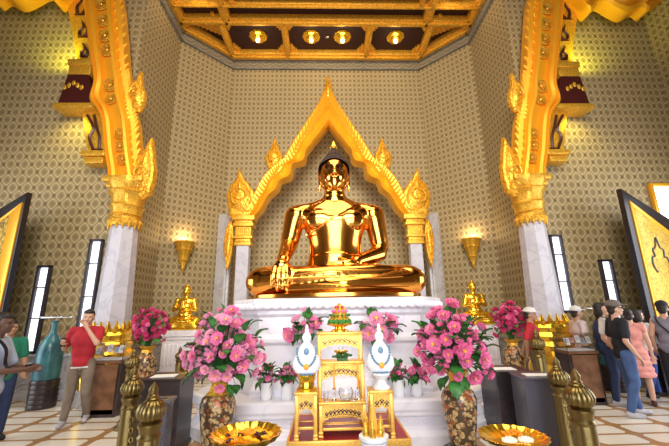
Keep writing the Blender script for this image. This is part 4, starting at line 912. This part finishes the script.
# ---------------------------------------------------------------- people
SK = {k: mat('skin_'+k, c, .5) for k, c in (('light', (.62, .36, .25)), ('tan', (.42, .22, .13)), ('dark', (.12, .055, .035)))}
CLOTH = {}
def cloth(n_, c):
    if n_ not in CLOTH: CLOTH[n_] = speckle(mat(n_, c, .8), tuple(x*.85 for x in c), tuple(min(1, x*1.12) for x in c), 7, .15, .02)
    return CLOTH[n_]
def human(label, loc, face, Ht, skin, top, bottom, shoes, L=None, RR=None, legs=None, head=(0, 0), hair='short', sleeve=.62, hat=None, female=False, dress=False, shorts=False, lean=0, belt=None):
    t_ = thing('person', label, 'person', loc, face, scale=Ht/1.75); sh = .165 if female else .185; hw = .095
    J = {}
    for s, n_ in ((1, 'L'), (-1, 'R')):
        J['sh'+n_] = V((s*sh, .01+lean*.5, 1.415)); a = (L if s > 0 else RR) or ((.235, .05, 1.13), (.245, -.05, .88))
        J['el'+n_] = V((a[0][0]*(1 if a[0][0] and False else 1), a[0][1], a[0][2])); J['wr'+n_] = V(a[1])
        if not (L if s > 0 else RR): J['el'+n_].x *= s; J['wr'+n_].x *= s
        lg = (legs or {}).get(n_) or ((.105, -.02, .5), (.11, .03, .09)); J['hip'+n_] = V((s*hw, 0, .9)); J['kn'+n_] = V((s*lg[0][0], *lg[0][1:])); J['an'+n_] = V((s*lg[1][0], *lg[1][1:]))
    def torso(b_, e):
        ell(b_, (0, lean, 1.27), (sh-.005+e, .112+e, .2+e*.5)); ell(b_, (0, lean*.6, 1.08), ((.135 if female else .15)+e, .105+e, .17)); ell(b_, (0, 0, .93), ((.172 if female else .16)+e, .118+e, .13+e*.3))
        for s in (-1, 1): cap(b_, (s*.05, lean+.01, 1.43), .055+e*.6, (s*(sh-.02), lean+.01, 1.4), .058+e*.7)
        if female:
            for s in (-1, 1): ell(b_, (s*.075, lean-.09, 1.27), (.065+e*.5, .055+e*.5, .06))
    def arm(b_, n_, e, f=2.):
        a, m_, w_ = J['sh'+n_]+V((0, lean*.5, 0)), J['el'+n_], J['wr'+n_]
        if f <= 1: cap(b_, a, .056+e, a.lerp(m_, f), .05+e*1.25); return
        cap(b_, a, .053+e, m_, .041+e)
        if f <= 2 and e: cap(b_, m_, .041+e, m_.lerp(w_, f-1), .034+e)
        elif not e: cap(b_, m_, .041, w_, .027)
    def leg(b_, n_, e, f=2.):
        a, k, w_ = J['hip'+n_], J['kn'+n_], J['an'+n_]; cap(b_, a, .088+e, k if f >= 1 else a.lerp(k, f), .06+e)
        if f > 1: mid = k.lerp(w_, .3)+V((0, .012, 0)); cap(b_, k, .058+e, mid, .056+e); cap(b_, mid, .056+e, k.lerp(w_, f-1), .04+e*1.1)
    def foot(b_, n_, e):
        w_ = J['an'+n_]; cap(b_, w_+V((0, .03, -.04)), .038+e, w_+V((.01*(1 if n_ == 'L' else -1), -.15, -.055)), .03+e); cap(b_, w_, .038+e, w_+V((0, .01, -.04)), .038+e)
    b_ = bm_(); torso(b_, 0)
    hr = Matrix.Rotation(head[0], 3, 'Z') @ Matrix.Rotation(head[1], 3, 'X'); hc = V((0, lean*1.2, 1.5)); hp = lambda p: hc+hr @ (V(p)-V((0, 0, 1.5)))
    def he(b__, c, s_, u=18, v=12): ell(b__, hp(c), s_, hr, u, v)
    cap(b_, (0, lean+.015, 1.42), .062, hp((0, .01, 1.57)), .054)
    he(b_, (0, .0, 1.645), (.076, .096, .105)); he(b_, (0, -.035, 1.58), (.058, .066, .066)); he(b_, (0, -.082, 1.545), (.028, .022, .022)); cap(b_, hp((0, -.094, 1.64)), .010, hp((0, -.113, 1.603)), .017)
    for s in (-1, 1): he(b_, (s*.077, .012, 1.61), (.012, .022, .034)); he(b_, (s*.03, -.088, 1.662), (.024, .012, .01)); he(b_, (s*.035, -.075, 1.6), (.024, .022, .022))
    he(b_, (0, -.096, 1.565), (.026, .012, .013))
    for n_, s in (('L', 1), ('R', -1)):
        arm(b_, n_, 0); d = (J['wr'+n_]-J['el'+n_]).normalized(); w_ = J['wr'+n_]; x = d.cross(V((0, 1, .3))).normalized(); y = d.cross(x).normalized()
        rot = Matrix((x, y, d)).transposed(); ell(b_, w_+d*.045, (.038, .02, .05), rot)
        for k in range(4):
            l = (.062, .072, .068, .052)[k]; b0 = w_+d*.08+x*(-.028+.0185*k); kn = b0+d*l*.55+y*.012*s; cap(b_, b0, .0105, kn, .0095, 8); cap(b_, kn, .0095, kn+d*l*.4+y*.026*s, .008, 8)
        cap(b_, w_+d*.02-x*.03, .013, w_+d*.065-x*.055+y*.01*s, .0105, 8); leg(b_, n_, 0); foot(b_, n_, -.004)
    blob('body', b_, SK[skin], t_, .0105, 3)
    for s in (-1, 1): b_ = bm_(); he(b_, (s*.031, -.0955, 1.637), (.012, .006, .006), 10, 6); obj('eye', b_, M['hair'], t_)
    b_ = bm_(); he(b_, (0, -.1075, 1.565), (.02, .004, .005), 10, 6); obj('mouth', b_, mat('lips', (.35, .10, .09), .5), t_)
    # clothes
    if top:
        b_ = bm_(); torso(b_, .017)
        for n_ in 'LR':
            if sleeve: arm(b_, n_, .015, sleeve)
        if dress:
            for k in range(5): ell(b_, (0, 0, .95-.1*k), (.19+.014*k, .14+.014*k, .1))
        o = blob('dress' if dress else 'shirt', b_, top, t_, .012, 3)
        bm2 = bmesh.new(); bm2.from_mesh(o.data); zc = .5 if dress else .845; bmesh.ops.delete(bm2, geom=[v for v in bm2.verts if v.co.z < zc], context='VERTS'); bm2.to_mesh(o.data); bm2.free()
    if bottom:
        b_ = bm_(); ell(b_, (0, 0, .93), (.185, .132, .12))
        for n_ in 'LR': leg(b_, n_, .014, .8 if shorts else 1.95)
        blob('trousers', b_, bottom, t_, .012, 3)
    if belt: b_ = bm_(); torus(b_, (0, 0, .86), 1, .035, 28, 6); bmesh.ops.scale(b_, vec=(.172, .130, .35), verts=b_.verts, space=Matrix.Translation((0, 0, -.86))); obj('shirt_hem', b_, belt, t_)
    if shoes:
        for n_ in 'LR': b_ = bm_(); foot(b_, n_, .007); blob('shoe', b_, shoes, t_, .011, 2)
    b_ = bm_()
    if hair in ('short', 'bun', 'bob', 'long'):
        he(b_, (0, .03, 1.668), (.086, .092, .096)); he(b_, (0, -.02, 1.715), (.074, .08, .042)); he(b_, (0, .055, 1.6), (.07, .055, .07))
        if hair == 'bun': he(b_, (0, .13, 1.70), (.045, .045, .045))
        if hair in ('bob', 'long'):
            for s in (-1, 1): he(b_, (s*.07, .03, 1.58), (.03, .055, .09))
            he(b_, (0, .07, 1.57), (.08, .05, .1))
        if hair == 'long': he(b_, (0, .09, 1.47), (.08, .04, .14))
        blob('hair', b_, M['hair'], t_, .011, 2)
    if hat:
        kind, hm = hat; b_ = bm_(); he(b_, (0, .012, 1.70), (.096, .114, .082), 20, 14)
        if kind == 'cap': he(b_, (0, -.125, 1.69), (.07, .085, .012))
        else: he(b_, (0, .0, 1.69), (.15, .165, .014), 28, 8)
        blob('cap' if kind == 'cap' else 'hat', b_, hm, t_, .011, 2)
    return t_
red_c, white_c = cloth('red_cotton', (.45, .015, .03)), cloth('white_cotton', (.72, .70, .70))
jeans, navy, khaki = cloth('blue_denim', (.055, .11, .27)), cloth('navy_cotton', (.008, .009, .016)), cloth('khaki_cotton', (.22, .17, .13))
jeans_dark = cloth('dark_denim', (.02, .035, .10)); black_c = cloth('black_cloth', (.012, .01, .014)); sock = cloth('grey_sock', (.5, .48, .52))
Q = PI/2
P1 = human('man in red shirt and khaki trousers holding a hand to his face', (-4.12, 6.1, 0), .35, 1.76, 'light', red_c, khaki, sock, L=((.21, -.20, 1.22), (.04, -.20, 1.47)), RR=((-.29, .10, 1.14), (-.25, -.15, 1.22)),
           legs={'R': ((.10, .0, .5), (.14, .02, .09)), 'L': ((.12, -.06, .5), (.13, .16, .12))}, head=(.1, .08), sleeve=.7, belt=white_c)
def held(name, label, cat, loc, s_, m, rz=0, parts=None):
    t_ = thing(name, label, cat, loc, rz); b_ = bm_(); box(b_, (0, 0, 0), s_, .006); obj('body', b_, m, t_, smooth=False); b_ = bm_(); lathe(b_, [(.018, 0), (.018, .02), (.012, .022)], 16); o = obj('lens', b_, M['black_lacquer'], t_); o.location = (0, -s_[1]/2, 0); o.rotation_euler = (PI/2, 0, 0)
held('phone', 'black phone in the right hand of the man in red', 'phone', (-4.30, 5.86, 1.26), (.07, .02, .13), M['black_lacquer'], .3)
P2 = human('man in light blue shirt at the left edge, seen from the side with a camera', (-3.86, 4.2, 0), 1.9, 1.72, 'dark', cloth('light_blue_cotton', (.42, .50, .68)), jeans_dark, black_c, L=((.2, -.12, 1.12), (.05, -.33, 1.12)), RR=((-.24, -.06, 1.12), (-.07, -.33, 1.12)), head=(0, .05), sleeve=.75)
b_ = bm_(); tube(b_, cr([(-.13, .10, 1.47), (-.14, -.02, 1.495), (-.12, -.14, 1.36), (-.08, -.145, 1.2), (.05, -.14, 1.1), (.15, -.07, 1.02)], 4), .016, 6); obj('strap', b_, M['black_lacquer'], P2)
held('camera', 'small black camera held by the man in light blue', 'camera', (-3.58, 4.36, 1.11), (.11, .05, .075), M['black_lacquer'], 1.9)
P3 = human('person in green shirt half hidden behind the man in light blue', (-4.84, 5.5, 0), 1.0, 1.62, 'tan', cloth('green_cotton', (.01, .20, .12)), jeans_dark, black_c, L=((.23, -.04, 1.12), (.2, -.2, .95)), sleeve=.7)
P4 = human('visitor in red shirt and white cap with hands behind the back', (3.68, 6.62, 0), Q*.65, 1.66, 'tan', red_c, khaki, black_c, L=((.24, .12, 1.15), (.14, .20, .95)), RR=((-.26, .10, 1.15), (-.20, .12, .93)), hat=('brim', white_c), head=(0, .12), sleeve=.8)
P5 = human('visitor in white cap and pale pink tee, leftmost of the right crowd', (4.86, 7.0, 0), Q*.9, 1.67, 'tan', cloth('pale_pink_cotton', (.62, .50, .52)), jeans, sock, hat=('cap', white_c), RR=((-.24, .02, 1.13), (-.23, -.1, .9)), head=(.1, 0))
P6 = human('man with black hair in white tee and dark vest between the capped visitors', (4.96, 6.48, 0), .95, 1.74, 'light', white_c, jeans_dark, sock, RR=((-.25, .05, 1.13), (-.22, -.1, .9)), hair='bob')
b_ = bm_()
def vest(P, m):
    b_ = bm_(); ell(b_, (0, .06, 1.22), (.2, .125, .25)); ell(b_, (0, .045, 1.0), (.185, .125, .2)); o = blob('vest', b_, m, P, .012, 2); bm2 = bmesh.new(); bm2.from_mesh(o.data); bmesh.ops.delete(bm2, geom=[v for v in bm2.verts if v.co.y < .02], context='VERTS'); bm2.to_mesh(o.data); bm2.free()
vest(P6, jeans_dark)
b_ = bm_(); tube(b_, cr([(-.12, .10, 1.46), (-.13, 0, 1.5), (-.1, -.13, 1.36), (.0, -.15, 1.2), (.12, -.12, 1.0)], 4), .012, 6); obj('strap', b_, M['black_lacquer'], P6)
P7 = human('man in black polo shirt, grey cap and blue jeans, nearest of the right crowd', (4.70, 5.85, 0), Q*.85, 1.76, 'light', navy, jeans, sock, legs={'L': ((.11, -.06, .5), (.12, -.12, .09)), 'R': ((.11, -.02, .5), (.12, .12, .09))}, hat=('cap', cloth('grey_canvas', (.17, .14, .12))), RR=((-.25, .06, 1.13), (-.23, -.08, .9)), sleeve=.7)
b_ = bm_(); torus(b_, hp_ if False else (0, -.06, 1.64), .085, .008, 20, 6); obj('sunglasses', b_, M['black_lacquer'], P7)
P8 = human('woman in salmon pink dress seen from behind, hair in a bun', (5.4, 6.42, 0), PI*.8, 1.62, 'light', cloth('salmon_cotton', (.72, .30, .26)), None, cloth('brown_leather', (.08, .03, .02)), hair='bun', female=True, dress=True, sleeve=.2, RR=((-.22, .02, 1.13), (-.24, -.05, .88)))
P9 = human('visitor in white top and blue trousers half hidden behind the pink dress', (6.0, 6.88, 0), Q, 1.6, 'light', white_c, cloth('royal_blue_cotton', (.03, .07, .3)), black_c, hair='bob', female=True, legs={'L': ((.11, -.12, .5), (.12, -.2, .09)), 'R': ((.11, .04, .5), (.12, .22, .11))})
P10 = human('woman in grey tank top and black trousers with black cap and bag strap', (6.08, 6.42, 0), PI*.72, 1.74, 'light', cloth('grey_jersey', (.22, .21, .27)), black_c, black_c, hair='short', female=True, sleeve=0, hat=('cap', black_c), L=((.23, .03, 1.15), (.24, -.1, .9)), RR=((-.23, -.02, 1.15), (-.2, -.2, .98)))
b_ = bm_(); tube(b_, cr([(.12, -.10, 1.44), (.13, .02, 1.485), (.08, .13, 1.36), (-.04, .14, 1.2), (-.17, .08, 1.0), (-.2, .0, .95)], 4), .012, 6); obj('bag_strap', b_, black_c, P10)
t_ = thing('shoulder_bag', 'small black bag hanging at the hip of the woman in grey tank top', 'bag', (6.33, 6.2, .9), .6); b_ = bm_(); box(b_, (0, 0, 0), (.2, .07, .16), .02); obj('body', b_, black_c, t_); b_ = bm_(); box(b_, (0, -.037, .03), (.19, .012, .1), .005); obj('flap', b_, M['black_lacquer'], t_)
P11 = human('visitor with long brown hair cut by the right edge of the photo', (6.62, 6.75, 0), Q*1.1, 1.66, 'light', cloth('wine_cotton', (.22, .04, .05)), jeans_dark, black_c, hair='long', female=True)
